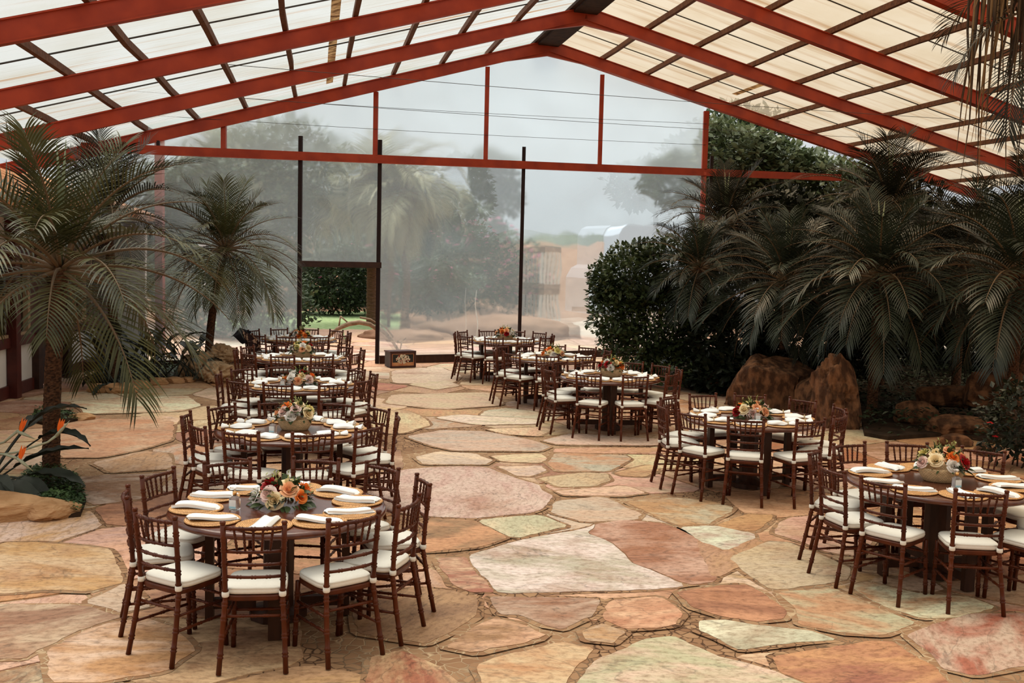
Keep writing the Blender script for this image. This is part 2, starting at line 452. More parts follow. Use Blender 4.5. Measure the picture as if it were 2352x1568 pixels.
M['frame_wood'] = mat('dark box frame', (.06, .018, .014), .5, .4)
M['panel_black'] = mat('black painted panel', (.015, .014, .013), .5, .3, (.04, .035, .03), 6)
M['paint_orange'] = mat('faded orange paint', (.46, .15, .07), .7, .2, (.58, .30, .14), 9)
M['paint_cream'] = mat('cream painted blossom', (.72, .66, .50), .7, .2)
M['paint_red'] = mat('red painted berry', (.42, .06, .035), .7, .2)
M['strand_dark'] = mat('dry dark strand', (.035, .02, .012), .8, .2, (.10, .06, .03), 4)
M['strand_tan'] = mat('dry tan strand', (.20, .11, .045), .8, .2, (.30, .18, .08), 4)
M['silver'] = mat('silver grey leaf', (.10, .11, .09), .7, .2)
M['white_plaster_out'] = M['plaster']
PET = {}
for k, c, d in (('red', (.45, .004, .008), (.30, .002, .005)), ('orange', (.86, .20, .03), (.92, .32, .07)), ('peach', (.88, .42, .20), (.92, .58, .36)), ('pink', (.82, .56, .50), (.88, .70, .64)), ('white', (.86, .82, .76), (.90, .87, .83)), ('cream', (.88, .68, .36), (.92, .80, .56)), ('yellow', (.78, .66, .22), (.84, .76, .38)), ('magenta', (.62, .08, .20), (.75, .16, .30))):
    PET[k] = mat(k + ' petals', c, .6, .25, d, 30, trans=.15)

# ------------------------------------------------------------------ floor of flagstones
def lin(r, g, b):
    f = lambda c: (c / 255 / 12.92) if c / 255 <= .04045 else ((c / 255 + .055) / 1.055) ** 2.4
    return (f(r), f(g), f(b))


CREAM, GREY, WHITE = lin(212, 191, 165), lin(188, 174, 154), lin(223, 212, 194)
TAN, OCHRE, RUST, PINK = lin(186, 144, 110), lin(188, 146, 104), lin(160, 104, 78), lin(202, 168, 144)
BROWN, SAND = lin(150, 112, 84), lin(205, 174, 142)
Z1 = (860, 820, 2.096); Z2 = (1552, 1100, 2.94); Z3 = (0, 1100, 3.35); PX = (0, 0, 1)
TRACED = [
    (Z1, CREAM, PINK, [(-40, 640), (20, 570), (110, 545), (300, 525), (530, 525), (620, 560), (780, 610), (850, 670), (830, 715), (740, 750), (480, 775), (280, 765), (60, 735)]),
    (Z1, GREY, CREAM, [(490, 782), (800, 755), (940, 810), (700, 868), (640, 862)]),
    (Z1, WHITE, GREY, [(440, 955), (650, 890), (980, 830), (1060, 800), (1020, 845), (1160, 905), (1230, 980), (1500, 1100), (1300, 1120), (590, 1135), (540, 1080), (480, 1010)]),
    (Z1, RUST, PINK, [(1064, 800), (1200, 780), (1400, 800), (1580, 880), (1650, 950), (1660, 1030), (1640, 1080), (1510, 1098), (1240, 982), (1164, 903), (1026, 848)]),
    (Z1, RUST, PINK, [(305, 965), (436, 960), (486, 1040), (578, 1130), (480, 1128), (370, 1095)]),
    (Z1, TAN, BROWN, [(270, 772), (480, 785), (640, 866), (500, 910), (350, 930), (240, 940), (200, 860)]),
    (Z1, GREY, SAND, [(880, 690), (1100, 670), (1290, 755), (1270, 780), (1010, 790), (850, 750)]),
    (PX, OCHRE, GREY, [(1433, 1151), (1550, 1142), (1630, 1150), (1690, 1165), (1670, 1178), (1625, 1204), (1560, 1205), (1500, 1182)]),
    (Z1, OCHRE, GREY, [(830, 510), (870, 460), (1210, 470), (1240, 490), (1130, 550), (880, 550)]),
    (Z1, PINK, SAND, [(780, 580), (1000, 555), (1120, 560), (1140, 590), (1060, 620), (890, 625)]),
    (Z1, CREAM, PINK, [(870, 642), (1200, 615), (1310, 655), (1190, 668), (900, 662)]),
    (Z1, TAN, SAND, [(1150, 556), (1330, 515), (1370, 545), (1300, 575), (1200, 570)]),
    (Z1, CREAM, GREY, [(585, 525), (800, 520), (830, 545), (750, 573), (680, 570)]),
    (Z1, CREAM, SAND, [(560, 472), (800, 463), (830, 488), (800, 508), (610, 500)]),
    (Z1, GREY, CREAM, [(195, 480), (300, 452), (480, 462), (570, 495), (540, 515), (240, 515)]),
    (Z1, PINK, GREY, [(145, 380), (330, 350), (530, 355), (750, 395), (850, 430), (800, 453), (380, 448), (270, 425)]),
    (Z1, WHITE, CREAM, [(290, 290), (400, 275), (800, 300), (790, 320), (480, 325)]),
    (Z1, CREAM, SAND, [(530, 345), (780, 335), (860, 350), (790, 380), (640, 370)]),
    (Z1, CREAM, GREY, [(800, 400), (950, 365), (1340, 390), (1500, 400), (1370, 424), (880, 420)]),
    (Z1, PINK, TAN, [(870, 438), (1360, 435), (1480, 450), (1350, 465), (860, 458)]),
    (Z1, SAND, CREAM, [(-20, 250), (150, 255), (240, 290), (270, 325), (150, 365), (0, 370)]),
    (Z1, GREY, BROWN, [(550, 1150), (780, 1150), (1090, 1160), (1050, 1240), (900, 1305), (820, 1290), (700, 1240), (600, 1235)]),
    (Z1, BROWN, SAND, [(330, 1400), (480, 1300), (580, 1250), (700, 1280), (830, 1335), (800, 1355), (480, 1425)]),
    (Z1, OCHRE, SAND, [(1130, 1165), (1370, 1150), (1500, 1230), (1440, 1290), (1220, 1310), (1090, 1258)]),
    (Z1, OCHRE, GREY, [(1000, 1312), (1100, 1278), (1220, 1322), (1150, 1375), (1020, 1360)]),
    (PX, GREY, CREAM, [(1310, 1620), (1330, 1560), (1365, 1512), (1480, 1469), (1545, 1458), (1640, 1500), (1800, 1545), (1900, 1590), (1900, 1640)]),
    (Z1, BROWN, TAN, [(240, 1110), (400, 1125), (500, 1160), (490, 1250), (370, 1320), (250, 1380), (60, 1350), (-80, 1330), (-100, 1200), (50, 1120)]),
    (Z1, RUST, SAND, [(-20, 1450), (120, 1405), (310, 1480), (420, 1580), (380, 1650), (-50, 1650)]),
    (Z1, OCHRE, SAND, [(480, 1480), (650, 1430), (900, 1370), (1050, 1400), (980, 1480), (900, 1600), (540, 1600)]),
    (Z2, GREY, SAND, [(350, 530), (640, 420), (760, 430), (1000, 520), (1200, 600), (1150, 690), (640, 745), (500, 650)]),
    (Z2, WHITE, GREY, [(20, 320), (260, 315), (540, 370), (530, 400), (340, 480), (180, 420)]),
    (Z2, OCHRE, TAN, [(270, 320), (480, 230), (650, 240), (640, 290), (540, 355), (400, 342)]),
    (Z2, PINK, CREAM, [(650, 360), (760, 260), (1000, 240), (1240, 300), (1340, 400), (1240, 520), (1000, 490), (890, 440)]),
    (Z2, RUST, OCHRE, [(0, 760), (440, 700), (600, 770), (750, 900), (740, 940), (560, 960), (330, 930), (100, 860)]),
    (Z2, WHITE, GREY, [(140, 960), (300, 945), (500, 980), (900, 1020), (1090, 1080), (840, 1100), (440, 1150), (280, 1070), (140, 1020)]),
    (Z2, OCHRE, GREY, [(680, 760), (1060, 730), (1400, 880), (1640, 970), (1400, 1055), (1100, 1030), (840, 980), (800, 880)]),
    (Z2, WHITE, OCHRE, [(1170, 720), (1290, 690), (1600, 760), (2000, 800), (2170, 860), (1900, 930), (1660, 935), (1400, 850)]),
    (Z2, OCHRE, RUST, [(640, 1195), (1000, 1130), (1300, 1090), (1480, 1100), (1640, 1210), (1760, 1260), (1900, 1420), (1000, 1420), (700, 1290)]),
    (Z2, GREY, RUST, [(1560, 1050), (1760, 970), (2000, 905), (2352, 900), (2600, 1000), (2600, 1230), (2352, 1260), (2000, 1320), (1800, 1270), (1680, 1150)]),
    (Z3, SAND, OCHRE, [(40, 480), (300, 480), (640, 510), (850, 540), (930, 680), (950, 790), (700, 860), (360, 850), (-100, 890), (-150, 600)]),
    (Z3, GREY, SAND, [(650, 945), (950, 805), (1050, 850), (1150, 980), (960, 1018)]),
    (Z3, SAND, BROWN, [(-80, 960), (640, 965), (950, 1050), (800, 1100), (300, 1300), (180, 1380), (-100, 1390)]),
    (Z3, OCHRE, CREAM, [(330, 1310), (820, 1110), (1100, 1060), (1350, 1140), (1500, 1300), (1250, 1480), (700, 1560), (400, 1560)]),
    (PX, WHITE, SAND, [(160, 922), (300, 912), (430, 908), (462, 930), (420, 944), (200, 950)]),
    (PX, TAN, SAND, [(130, 960), (300, 962), (400, 965), (395, 1010), (330, 1030), (230, 1050), (140, 1050)]),
    (PX, SAND, CREAM, [(300, 958), (420, 952), (405, 975), (320, 975)]),
    (PX, TAN, PINK, [(210, 1062), (330, 1035), (390, 1040), (395, 1075), (250, 1085)]),
    (PX, BROWN, GREY, [(160, 1095), (240, 1090), (400, 1085), (330, 1145), (200, 1160)]),
    (PX, PINK, CREAM, [(900, 850), (1010, 842), (1060, 862), (1040, 880), (900, 880)]),
    (PX, CREAM, SAND, [(935, 882), (1020, 872), (1060, 885), (1000, 895)]),
    (PX, PINK, SAND, [(900, 905), (1130, 900), (1160, 930), (1010, 940), (880, 925)]),
    (PX, TAN, OCHRE, [(1600, 1240), (1700, 1225), (1790, 1260), (1640, 1330)]),
]


def inside(p, poly):
    c = False
    for i in range(len(poly)):
        a, b = poly[i], poly[i - 1]
        if (a[1] > p[1]) != (b[1] > p[1]) and p[0] < (b[0] - a[0]) * (p[1] - a[1]) / (b[1] - a[1]) + a[0]: c = not c
    return c


def area(poly):
    return sum(poly[i - 1][0] * poly[i][1] - poly[i][0] * poly[i - 1][1] for i in range(len(poly))) / 2


def roughen(poly, rnd, seg=.10, amp=.016):
    out = []
    n = len(poly)
    for i in range(n):                                   # soften corners
        a, b = poly[i], poly[(i + 1) % n]
        out += [(a[0] * .9 + b[0] * .1, a[1] * .9 + b[1] * .1), (a[0] * .1 + b[0] * .9, a[1] * .1 + b[1] * .9)]
    res = []
    for i in range(len(out)):
        a, b = out[i], out[(i + 1) % len(out)]
        k = max(1, int(math.hypot(b[0] - a[0], b[1] - a[1]) / seg))
        for j in range(k):
            x, y = a[0] + (b[0] - a[0]) * j / k, a[1] + (b[1] - a[1]) * j / k
            d = noise.noise(Vector((x * 3.1, y * 3.1, 1.7))) * amp * 1.6 + noise.noise(Vector((x * 11, y * 11, 4))) * amp
            e = noise.noise(Vector((x * 3.1, y * 3.1, 9.7))) * amp * 1.6 + noise.noise(Vector((x * 11, y * 11, 14))) * amp
            res.append((x + d, y + e))
    return res


def clip(poly, nx, ny, d):
    o = []
    for i in range(len(poly)):
        a, b = poly[i - 1], poly[i]
        da, db = a[0] * nx + a[1] * ny - d, b[0] * nx + b[1] * ny - d
        if da <= 0: o.append(a)
        if (da < 0 < db) or (db < 0 < da):
            t = da / (da - db); o.append((a[0] + (b[0] - a[0]) * t, a[1] + (b[1] - a[1]) * t))
    return o


def build_floor():
    rnd = random.Random(5)
    stones = []
    traced = []
    for (ox, oy, s), c1, c2, pts in TRACED:
        g = [atz(x / s + ox, y / s + oy)[:2] for x, y in pts]
        if area(g) < 0: g.reverse()
        traced.append((g, c1, c2))
    # the other stones: cells between scattered seeds
    seeds = []
    for _ in range(9000):
        p = (rnd.uniform(-10, 11), rnd.uniform(3.0, 31))
        sep = rnd.choice((.75, 1.0, 1.25))
        if all((p[0] - q[0]) ** 2 / 2.0 + (p[1] - q[1]) ** 2 > sep ** 2 for q in seeds): seeds.append(p)
    tones = [TAN, SAND, CREAM, PINK, OCHRE, TAN, SAND, BROWN, GREY, RUST, SAND]
    for i, p in enumerate(seeds):
        if any(inside(p, t[0]) for t in traced): continue
        cell = [(p[0] - 3, p[1] - 3), (p[0] + 3, p[1] - 3), (p[0] + 3, p[1] + 3), (p[0] - 3, p[1] + 3)]
        for j, q in enumerate(seeds):
            if i == j or abs(q[0] - p[0]) > 4.5 or abs(q[1] - p[1]) > 4.5: continue
            dx, dy = q[0] - p[0], q[1] - p[1]; L = math.hypot(dx, dy)
            nx, ny = dx / L, dy / L
            cell = clip(cell, nx, ny, (p[0] * nx + p[1] * ny) + L / 2 - .022)
            if len(cell) < 3: break
        if len(cell) < 3: continue
        stones.append((roughen(cell, rnd), rnd.choice(tones), rnd.choice(tones), -.006))
    joints = []
    for g, c1, c2 in traced:
        c = (sum(p[0] for p in g) / len(g), sum(p[1] for p in g) / len(g))
        wide = []
        n = len(g)
        for i in range(n):
            a, b, q = g[i - 1], g[i], g[(i + 1) % n]
            nx, ny = (b[1] - a[1]) + (q[1] - b[1]), -((b[0] - a[0]) + (q[0] - b[0])); L = math.hypot(nx, ny) or 1
            wide.append((b[0] + nx / L * .05, b[1] + ny / L * .05))
        joints.append(roughen(wide, rnd, .15, .012))
        stones.append((roughen(g, rnd, .07, .02), c1, c2, 0.0))
    mb_v, mb_f, mi, tone, streak, uv = [], [], [], [], [], []

    def face(vs, m, t, s, ang):
        b = len(mb_v); mb_v.extend(vs); mb_f.append(list(range(b, b + len(vs)))); mi.append(m)
        ca, sa = math.cos(ang), math.sin(ang)
        for v in vs:
            tone.append((*t, 1)); streak.append((*s, 1)); uv.append((v[0] * ca + v[1] * sa + ang * 37, -v[0] * sa + v[1] * ca + ang * 11))
    # bedding of small stones
    for gx in range(-11, 13, 4):
        for gy in range(2, 34, 4):
            face([(gx, gy, -.013), (gx + 4, gy, -.013), (gx + 4, gy + 4, -.013), (gx, gy + 4, -.013)], 1, TAN, TAN, 0)
    for k, j in enumerate(joints):
        face([(x, y, -.0045 + (k % 9) * .0002) for x, y in j], 1, TAN, TAN, 0)
    for pl, c1, c2, z in stones:
        if area(pl) < 0: pl = pl[::-1]
        ang = rnd.uniform(-.35, .35) + (.12 if rnd.random() < .8 else 1.4)
        j = lambda c: tuple(min(1, x * rnd.uniform(.9, 1.1)) for x in c)
        c1, c2 = j(c1), j(c2)
        z += rnd.uniform(-.001, 0)
        face([(x, y, z) for x, y in pl], 0, c1, c2, ang)
        for i in range(len(pl)):
            a, b = pl[i - 1], pl[i]
            face([(a[0], a[1], z - .02), (b[0], b[1], z - .02), (b[0], b[1], z), (a[0], a[1], z)], 0, c1, c1, ang)
    me = bpy.data.meshes.new('floor')
    me.from_pydata(mb_v, [], mb_f)
    me.materials.append(M['stone']); me.materials.append(M['grout'])
    me.polygons.foreach_set('material_index', mi)
    for nm, dat in (('tone', tone), ('streak', streak)):
        a = me.attributes.new(nm, 'FLOAT_COLOR', 'POINT'); a.data.foreach_set('color', [x for c in dat for x in c])
    u = me.uv_layers.new(name='grain')
    li = [0] * len(me.loops); me.loops.foreach_get('vertex_index', li)
    u.data.foreach_set('uv', [x for i in li for x in uv[i]])
    me.update()
    struct(link('floor', me))


build_floor()

# ------------------------------------------------------------------ roof frame (laid out along the ridge)
AZ = math.radians(-10.5)
RD = Vector((math.sin(AZ), math.cos(AZ), 0)); PR = Vector((RD.y, -RD.x, 0))
APEX = Vector((.586, 25.56, 0)); ZR = 7.46
SL, SR_ = math.tan(math.radians(17.15)), math.tan(math.radians(11.82))
SKEW = .22


def roof_pt(lat, along, dz=0.0):
    z = ZR - (SL * -lat if lat < 0 else SR_ * lat)
    p = APEX + PR * lat + RD * along
    return Vector((p.x, p.y, z + dz))


def skew(a, lat): return a + SKEW * lat + (.03 * max(lat, 0) if a > -2 else 0)


LE, RE = -11.2, 13.6
ORD = ['farthest', 'second', 'third', 'fourth', 'nearest']
for k, a in enumerate((-.42, -3.88, -7.42, -11.0, -14.5)):
    for nm, e in (('left', LE), ('right', RE)):
        f = MB()
        D = .26
        f.bar(roof_pt(0, a, -D / 2), roof_pt(e, skew(a, e), -D / 2), .11, D)
        f.bar(roof_pt(0, a, -D + .005), roof_pt(e, skew(a, e), -D + .005), .16, .018)
        f.bar(roof_pt(0, a, -.01), roof_pt(e, skew(a, e), -.01), .16, .018)
        s = -1 if e < 0 else 1
        g = [roof_pt(0, a, -D - .10), roof_pt(s * 1.05, skew(a, s * 1.05), -D), roof_pt(s * 1.05, skew(a, s * 1.05), -.05), roof_pt(0, a, -.05)]
        t = RD * .05
        f.add([p - t for p in g] + [p + t for p in g], [(0, 1, 2, 3), (7, 6, 5, 4), (0, 4, 5, 1), (1, 5, 6, 2), (2, 6, 7, 3), (3, 7, 4, 0)], 0, False)
        side = 'left' if e < 0 else 'right'
        o = f.build('roof_rafter', M['red_steel'])
        tag(o, 'red steel roof rafter on the %s slope, %s from the camera%s' % (side, ORD[k], ' along the gable top' if k == 0 else ''), 'rafter', 'red roof rafters')
LAT_L = [-1.4, -2.5, -3.6, -4.67, -5.7, -6.7, -7.67, -8.62, -9.6, -10.6]
LAT_R = [1.45, 2.63, 3.92, 5.16, 6.4, 7.65, 8.9, 10.15, 11.4, 12.6]
NTH = ['first', 'second', 'third', 'fourth', 'fifth', 'sixth', 'seventh', 'eighth', 'ninth', 'tenth']
rr = random.Random(3)
for side, ls in (('left', LAT_L), ('right', LAT_R)):
    for k, l in enumerate(ls):
        f = MB()
        P = []
        for i in range(13):
            a = skew(.35 if i == 0 else -i * 1.42, l)
            P.append(roof_pt(l + rr.uniform(-.015, .015), a, .055 + rr.uniform(-.008, .008)))
        for i in range(12): f.bar(P[i], P[i + 1], .075, .10)
        tag(f.build('roof_purlin', M['purlin']), 'rough brown timber purlin along the %s roof slope, %s below the ridge' % (side, NTH[k]), 'purlin', 'roof purlins')
f = MB()
f.bar(roof_pt(0, .5, -.06), roof_pt(0, -31, -.06), .5, .16); f.bar(roof_pt(-.26, .5, .02), roof_pt(-.26, -31, .02), .16, .06); f.bar(roof_pt(.26, .5, .02), roof_pt(.26, -31, .02), .16, .06)
tag(f.build('ridge_beam', M['ridge']), 'dark weathered ridge board running under the roof peak', 'beam')
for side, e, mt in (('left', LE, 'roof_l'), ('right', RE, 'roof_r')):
    # corrugated translucent sheets, laid on the purlins
    vs, fs, uvs = [], [], []
    n = 720
    a0, a1 = .7, -31.0  # sheets lengthened unseen over the camera to cut front sky light
    for i in range(n + 1):
        a = a0 + (a1 - a0) * i / n
        w = .006 * math.cos(i * 2.4)
        for j, l in enumerate((0.0, e * .5, e)):
            p = roof_pt(l, skew(a, l), .125 + w)
            vs.append(p); uvs.append((abs(l) + (7 if e > 0 else 0), a))
    for i in range(n):
        for j in range(2):
            b = i * 3 + j
            fs.append((b, b + 1, b + 4, b + 3))
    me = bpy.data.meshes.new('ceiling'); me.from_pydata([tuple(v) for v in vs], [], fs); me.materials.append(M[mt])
    u = me.uv_layers.new(name='grain'); li = [0] * len(me.loops); me.loops.foreach_get('vertex_index', li)
    u.data.foreach_set('uv', [x for i in li for x in uvs[i]])
    for p in me.polygons: p.use_smooth = True
    struct(link('ceiling', me))
    for k, a in enumerate((-.42, -3.88, -7.42, -11.0)):
        for q, off in enumerate((-1.25, -2.45) if side == 'right' else (-1.1,)):
            f = MB()
            pts = [roof_pt(e * t / 14, skew(a + off, e * t / 14), .10) for t in range(15)]
            f.tube(pts, .013, 5)
            tag(f.build('roof_batten', M['wire']), 'thin dark batten under the %s roof sheets, %s bay from the gable%s' % (side, NTH[k], ('', ', lower one')[q]), 'batten', 'thin roof battens')

for side, l, a0, a1 in (('left', -4.98, -.6, -10.8), ('right', 4.85, -1.0, -2.7)):
    f = MB()
    f.add([roof_pt(l - .07, skew(a0, l), .108), roof_pt(l + .07, skew(a0, l), .108), roof_pt(l + .07, skew(a1, l), .108), roof_pt(l - .07, skew(a1, l), .108)], [(0, 1, 2, 3)], 0, False)
    tag(f.build('rusty_strip', M['strip']), 'narrow rust stained overlap strip under the %s roof sheets' % side, 'strip')

# ------------------------------------------------------------------ gable wall
WA = math.radians(26); WP = Vector((-2.96, 23.83, 0)); WD = Vector((math.cos(WA), math.sin(WA), 0)); WN = Vector((-WD.y, WD.x, 0))


def wall_pt(s, z, n=0.0):
    p = WP + WD * s + WN * n
    return Vector((p.x, p.y, z))


def beam_z(s): return 4.50 + .0215 * (s + 1.8)


def rafter_z(s):
    p = WP + WD * s - APEX
    lat = p.x * PR.x + p.y * PR.y
    return ZR - (SL * -lat if lat < 0 else SR_ * lat) - .28


f = MB()
f.bar(wall_pt(-6.2, beam_z(-6.2)), wall_pt(13.2, beam_z(13.2)), .10, .17)
f.bar(wall_pt(-6.2, beam_z(-6.2) - .085), wall_pt(13.2, beam_z(13.2) - .085), .15, .02)
tag(f.build('tie_beam', M['red_steel']), 'long red steel beam crossing the gable wall below the roof', 'beam')
for s, w, mt, words_ in ((-4.75, .06, 'post', 'thin dark stub post at the far left end of the gable'), (-3.45, .10, 'red_steel', 'short red post above the beam, leftmost in the gable'), (-.17, .10, 'red_steel', 'red post above the beam, second from the left in the gable'), (2.5, .10, 'red_steel', 'red post above the beam, left of the gable peak'), (5.55, .10, 'red_steel', 'red post above the beam, right of the gable peak'), (8.65, .13, 'red_steel', 'red post above the beam at the open right corner of the gable')):
    f = MB(); f.bar(wall_pt(s, beam_z(s) + .08), wall_pt(s, rafter_z(s) + .03), w, w, up=(0, 1, 0))
    tag(f.build('gable_post', M[mt]), words_, 'post', 'short posts in the gable')
for s, words_ in ((-1.83, 'black steel post left of the doorway'), (-.05, 'black steel post between the doorway and the chest'), (3.5, 'black steel post behind the farthest table of the right row'), (8.9, 'black steel post behind the right palms')):
    f = MB(); f.bar(wall_pt(s, 0, .03), wall_pt(s, beam_z(s) + .42, .03), .085, .085, up=(0, 1, 0))
    tag(f.build('wall_post', M['post']), words_, 'post', 'tall black posts of the gable wall')
f = MB(); f.bar(wall_pt(-1.87, 2.20, .02), wall_pt(0.0, 2.20, .02), .10, .13)
tag(f.build('door_header', M['dark_wood']), 'dark header beam across the top of the doorway', 'beam')
f = MB(); f.tube([wall_pt(8.65, 0, 0), wall_pt(8.65, beam_z(8.65))], .07, 8)
tag(f.build('corner_post', M['red_steel']), 'red steel corner post hidden among the right palms', 'post')


def sheet(name, outline, mt, sag=.03, nx=26, nz=16):
    """hanging plastic, outline: function of (u,v) giving s and z"""
    f = MB()

    def fn(u, v):
        s, z = outline(u, v)
        w = sag * (noise.noise(Vector((s * .9, z * 1.2, 3))) + .5 * noise.noise(Vector((s * 2.6 + z, z * 2.2, 7))))
        return wall_pt(s, z, .11 + w * math.sin(math.pi * min(max(u, .02), .98)))
    f.grid(fn, nx, nz)
    return struct(f.build(name, M[mt]))


k = 0
ups = [-6.0, -4.75, -3.45, -.17, 2.5, 5.55, 8.65]
for i in range(6):
    k += 1
    sheet('window_%d' % k, lambda u, v, a=ups[i], b=ups[i + 1]: (a + (b - a) * u, (beam_z(a + (b - a) * u) + .05) * (1 - v) + (rafter_z(a + (b - a) * u) + .39) * v), 'plastic_up', .05)
for a, b, z0, z1 in ((-6.2, -1.83, .12, None), (-1.83, -.05, 2.24, None), (-.05, 3.5, .12, None), (3.5, 8.65, .12, None)):
    k += 1
    sheet('window_%d' % k, lambda u, v, a=a, b=b, z0=z0: (a + (b - a) * u, z0 + (beam_z(a + (b - a) * u) - .05 - z0) * v), 'plastic', .07, 36, 30)
f = MB()
f.bar(wall_pt(.0, .08), wall_pt(3.5, .08), .05, .17); f.bar(wall_pt(.0, .165, -.01), wall_pt(3.5, .165, -.01), .08, .02)
tag(f.build('sill_board', M['table_leg']), 'low brown sill board under the plastic sheet beside the chest', 'sill')
f = MB(); f.bar(wall_pt(3.5, .08), wall_pt(8.65, .16), .05, .18)
tag(f.build('sill_board', M['dark_wood']), 'dark sill board at the foot of the plastic behind the right tables', 'sill')
f = MB(); f.bar(wall_pt(-6.2, .08), wall_pt(-1.83, .08), .05, .18)
tag(f.build('sill_board', M['dark_wood']), 'dark sill board left of the doorway behind the pitted rock', 'sill')
# thin wires strung across the gable and the frames
for (p, q), w in ((((-5.6, 5.55), (9.0, 5.95)), 'upper wire across the gable plastic'), (((-5.8, 5.1), (9.0, 5.42)), 'middle wire across the gable plastic')):
    f = MB(); f.tube([wall_pt(p[0] + (q[0] - p[0]) * i / 12, p[1] + (q[1] - p[1]) * i / 12 - .05 * math.sin(math.pi * i / 12), -.06) for i in range(13)], .0045, 5)
    tag(f.build('wire', M['wire']), 'thin ' + w, 'wire', 'wires strung under the roof')
for a, w in ((-3.88, 'second'), (-7.42, 'third')):
    f = MB()
    p, q = roof_pt(-6.5, skew(a, -6.5), -.3), roof_pt(8.5, skew(a, 8.5), -.3)
    f.tube([p.lerp(q, i / 12) + Vector((0, 0, -.05 * math.sin(math.pi * i / 12))) for i in range(13)], .0045, 5)
    tag(f.build('wire', M['wire']), 'thin tie wire strung below the %s pair of rafters from the gable' % w, 'wire', 'wires strung under the roof')

# ------------------------------------------------------------------ left building
B0, B1 = Vector((-8.02, 15.6, 0)), Vector((-8.69, 22.57, 0))
BD = (B1 - B0).normalized(); BN = Vector((BD.y, -BD.x, 0))     # BN points into the court
B00 = B0 - BD * 5.0


def bpt(s, z, n=0.0):
    p = B0 + BD * s + BN * n
    return Vector((p.x, p.y, z))


f = MB()
for a, b, z0, z1 in ((-6, 2.75, .0, .85), (4.45, 7.2, 0, .85), (-6, 7.2, 2.35, 3.4), (6.65, 7.2, .85, 2.35), (-6, -3.5, .85, 2.35)):
    f.box((bpt((a + b) / 2, (z0 + z1) / 2, -.1)), (.2, b - a, z1 - z0), math.atan2(BD.y, BD.x) - math.pi / 2)
_e = bpt(7.25, 1.5, .35)
f.box(_e, (.95, .14, 3.0), math.atan2(BD.y, BD.x) - math.pi / 2)
struct(f.build('wall_left', M['plaster']))
f = MB(); f.bar(bpt(-6, .10, .02), bpt(2.7, .10, .02), .05, .2); f.bar(bpt(4.5, .10, .02), bpt(7.2, .10, .02), .05, .2)
struct(f.build('baseboard_left', M['oxblood']))
f = MB(); f.bar(bpt(-6, .90, .03), bpt(2.75, .90, .03), .1, .16); f.bar(bpt(4.45, .90, .03), bpt(6.7, .90, .03), .1, .16); f.bar(bpt(-6, 2.38, .03), bpt(7.2, 2.38, .03), .1, .14)
struct(f.build('trim_1', M['oxblood']))
for i, (a, b) in enumerate(((-3.4, -1.2), (-1.0, .7), (.85, 2.5), (4.6, 5.5), (5.65, 6.55))):
    f = MB()
    for s in (a, b): f.bar(bpt(s, .98, .0), bpt(s, 2.31, .0), .09, .09, up=(0, 1, 0))
    for z in (1.0, 2.29): f.bar(bpt(a, z, .01), bpt(b, z, .01), .07, .06)
    f.bar(bpt((a + b) / 2, .98, .01), bpt((a + b) / 2, 2.31, .01), .05, .05, up=(0, 1, 0))
    w = struct(f.build('window_%d' % (20 + i), M['beige_frame']))
    g = MB(); g.bar(bpt(a, 1.65, -.05), bpt(b, 1.65, -.05), .01, 1.3)
    g.build('window_pane', M['pane'], w)
f = MB()
for s in (2.8, 3.6, 4.4): f.bar(bpt(s, 0, .06), bpt(s, 2.4, .06), .14, .16, up=(0, 1, 0))
f.bar(bpt(2.72, 2.4, .06), bpt(4.48, 2.4, .06), .16, .14)
d = struct(f.build('door_1', M['dark_wood']))
g = MB(); g.bar(bpt(2.85, 1.2, .0), bpt(4.35, 1.2, .0), .05, 2.35); g.build('door_leaf', M['dark_wood'], d)
for s, l in ((1.62, 'near'), (6.62, 'far')):
    f = MB(); f.bar(bpt(s, 0, .1), bpt(s, 3.1, .1), .16, .16, up=(0, 1, 0))
    tag(f.build('porch_post', M['oxblood']), 'dark red timber post on the white building, at its %s end' % l, 'post', 'posts of the left building')
# tiled eave
f = MB()
nr = 60
for i in range(nr):
    s = -6 + 13.6 * i / nr
    p, q = bpt(s, 3.08, .95), bpt(s, 4.0, -1.9)
    pts = [p.lerp(q, t / 8) for t in range(9)]
    f.tube(pts, [.105 - .012 * (t % 2) for t in range(9)], 7)
vs = [bpt(-6, 3.0, .9), bpt(7.6, 3.0, .9), bpt(7.6, 3.92, -1.9), bpt(-6, 3.92, -1.9)]
f.add(vs, [(0, 1, 2, 3)], 0, False)
tag(f.build('tiled_roof', M['tile']), 'terracotta tiled eave of the white building behind the left palms', 'roof')
f = MB(); f.bar(bpt(-6, 2.94, .9), bpt(7.6, 2.94, .9), .08, .14)
tag(f.build('eave_board', M['dark_wood']), 'dark board along the edge of the terracotta eave', 'board')
f = MB(); f.bar(bpt(6.9, 0, 1.2), bpt(6.9, 4.9, 1.2), .16, .16, up=(0, 1, 0))
tag(f.build('roof_column', M['red_steel']), 'red steel roof column rising behind the left palms', 'column')

f = MB(); f.box((1.5, -5.5, 3.2), (30, .3, 6.4))  # added unseen slab behind the camera, blocks sky light from the front
struct(f.build('front_light_blocker', M['blocker_ochre']))
# ------------------------------------------------------------------ ground outside
f = MB(); f.add([(-90, -30, -.03), (110, -30, -.03), (110, 140, -.03), (-90, 140, -.03)], [(0, 1, 2, 3)], 0, False)
struct(f.build('ground', M['earth']))


def patch(name, mt, px, z, kind='structure', label=None, cat=None):
    f = MB(); f.add([atz(x, y, z) for x, y in px], [tuple(range(len(px)))], 0, False)
    o = f.build(name, M[mt]); o['kind'] = kind
    return o


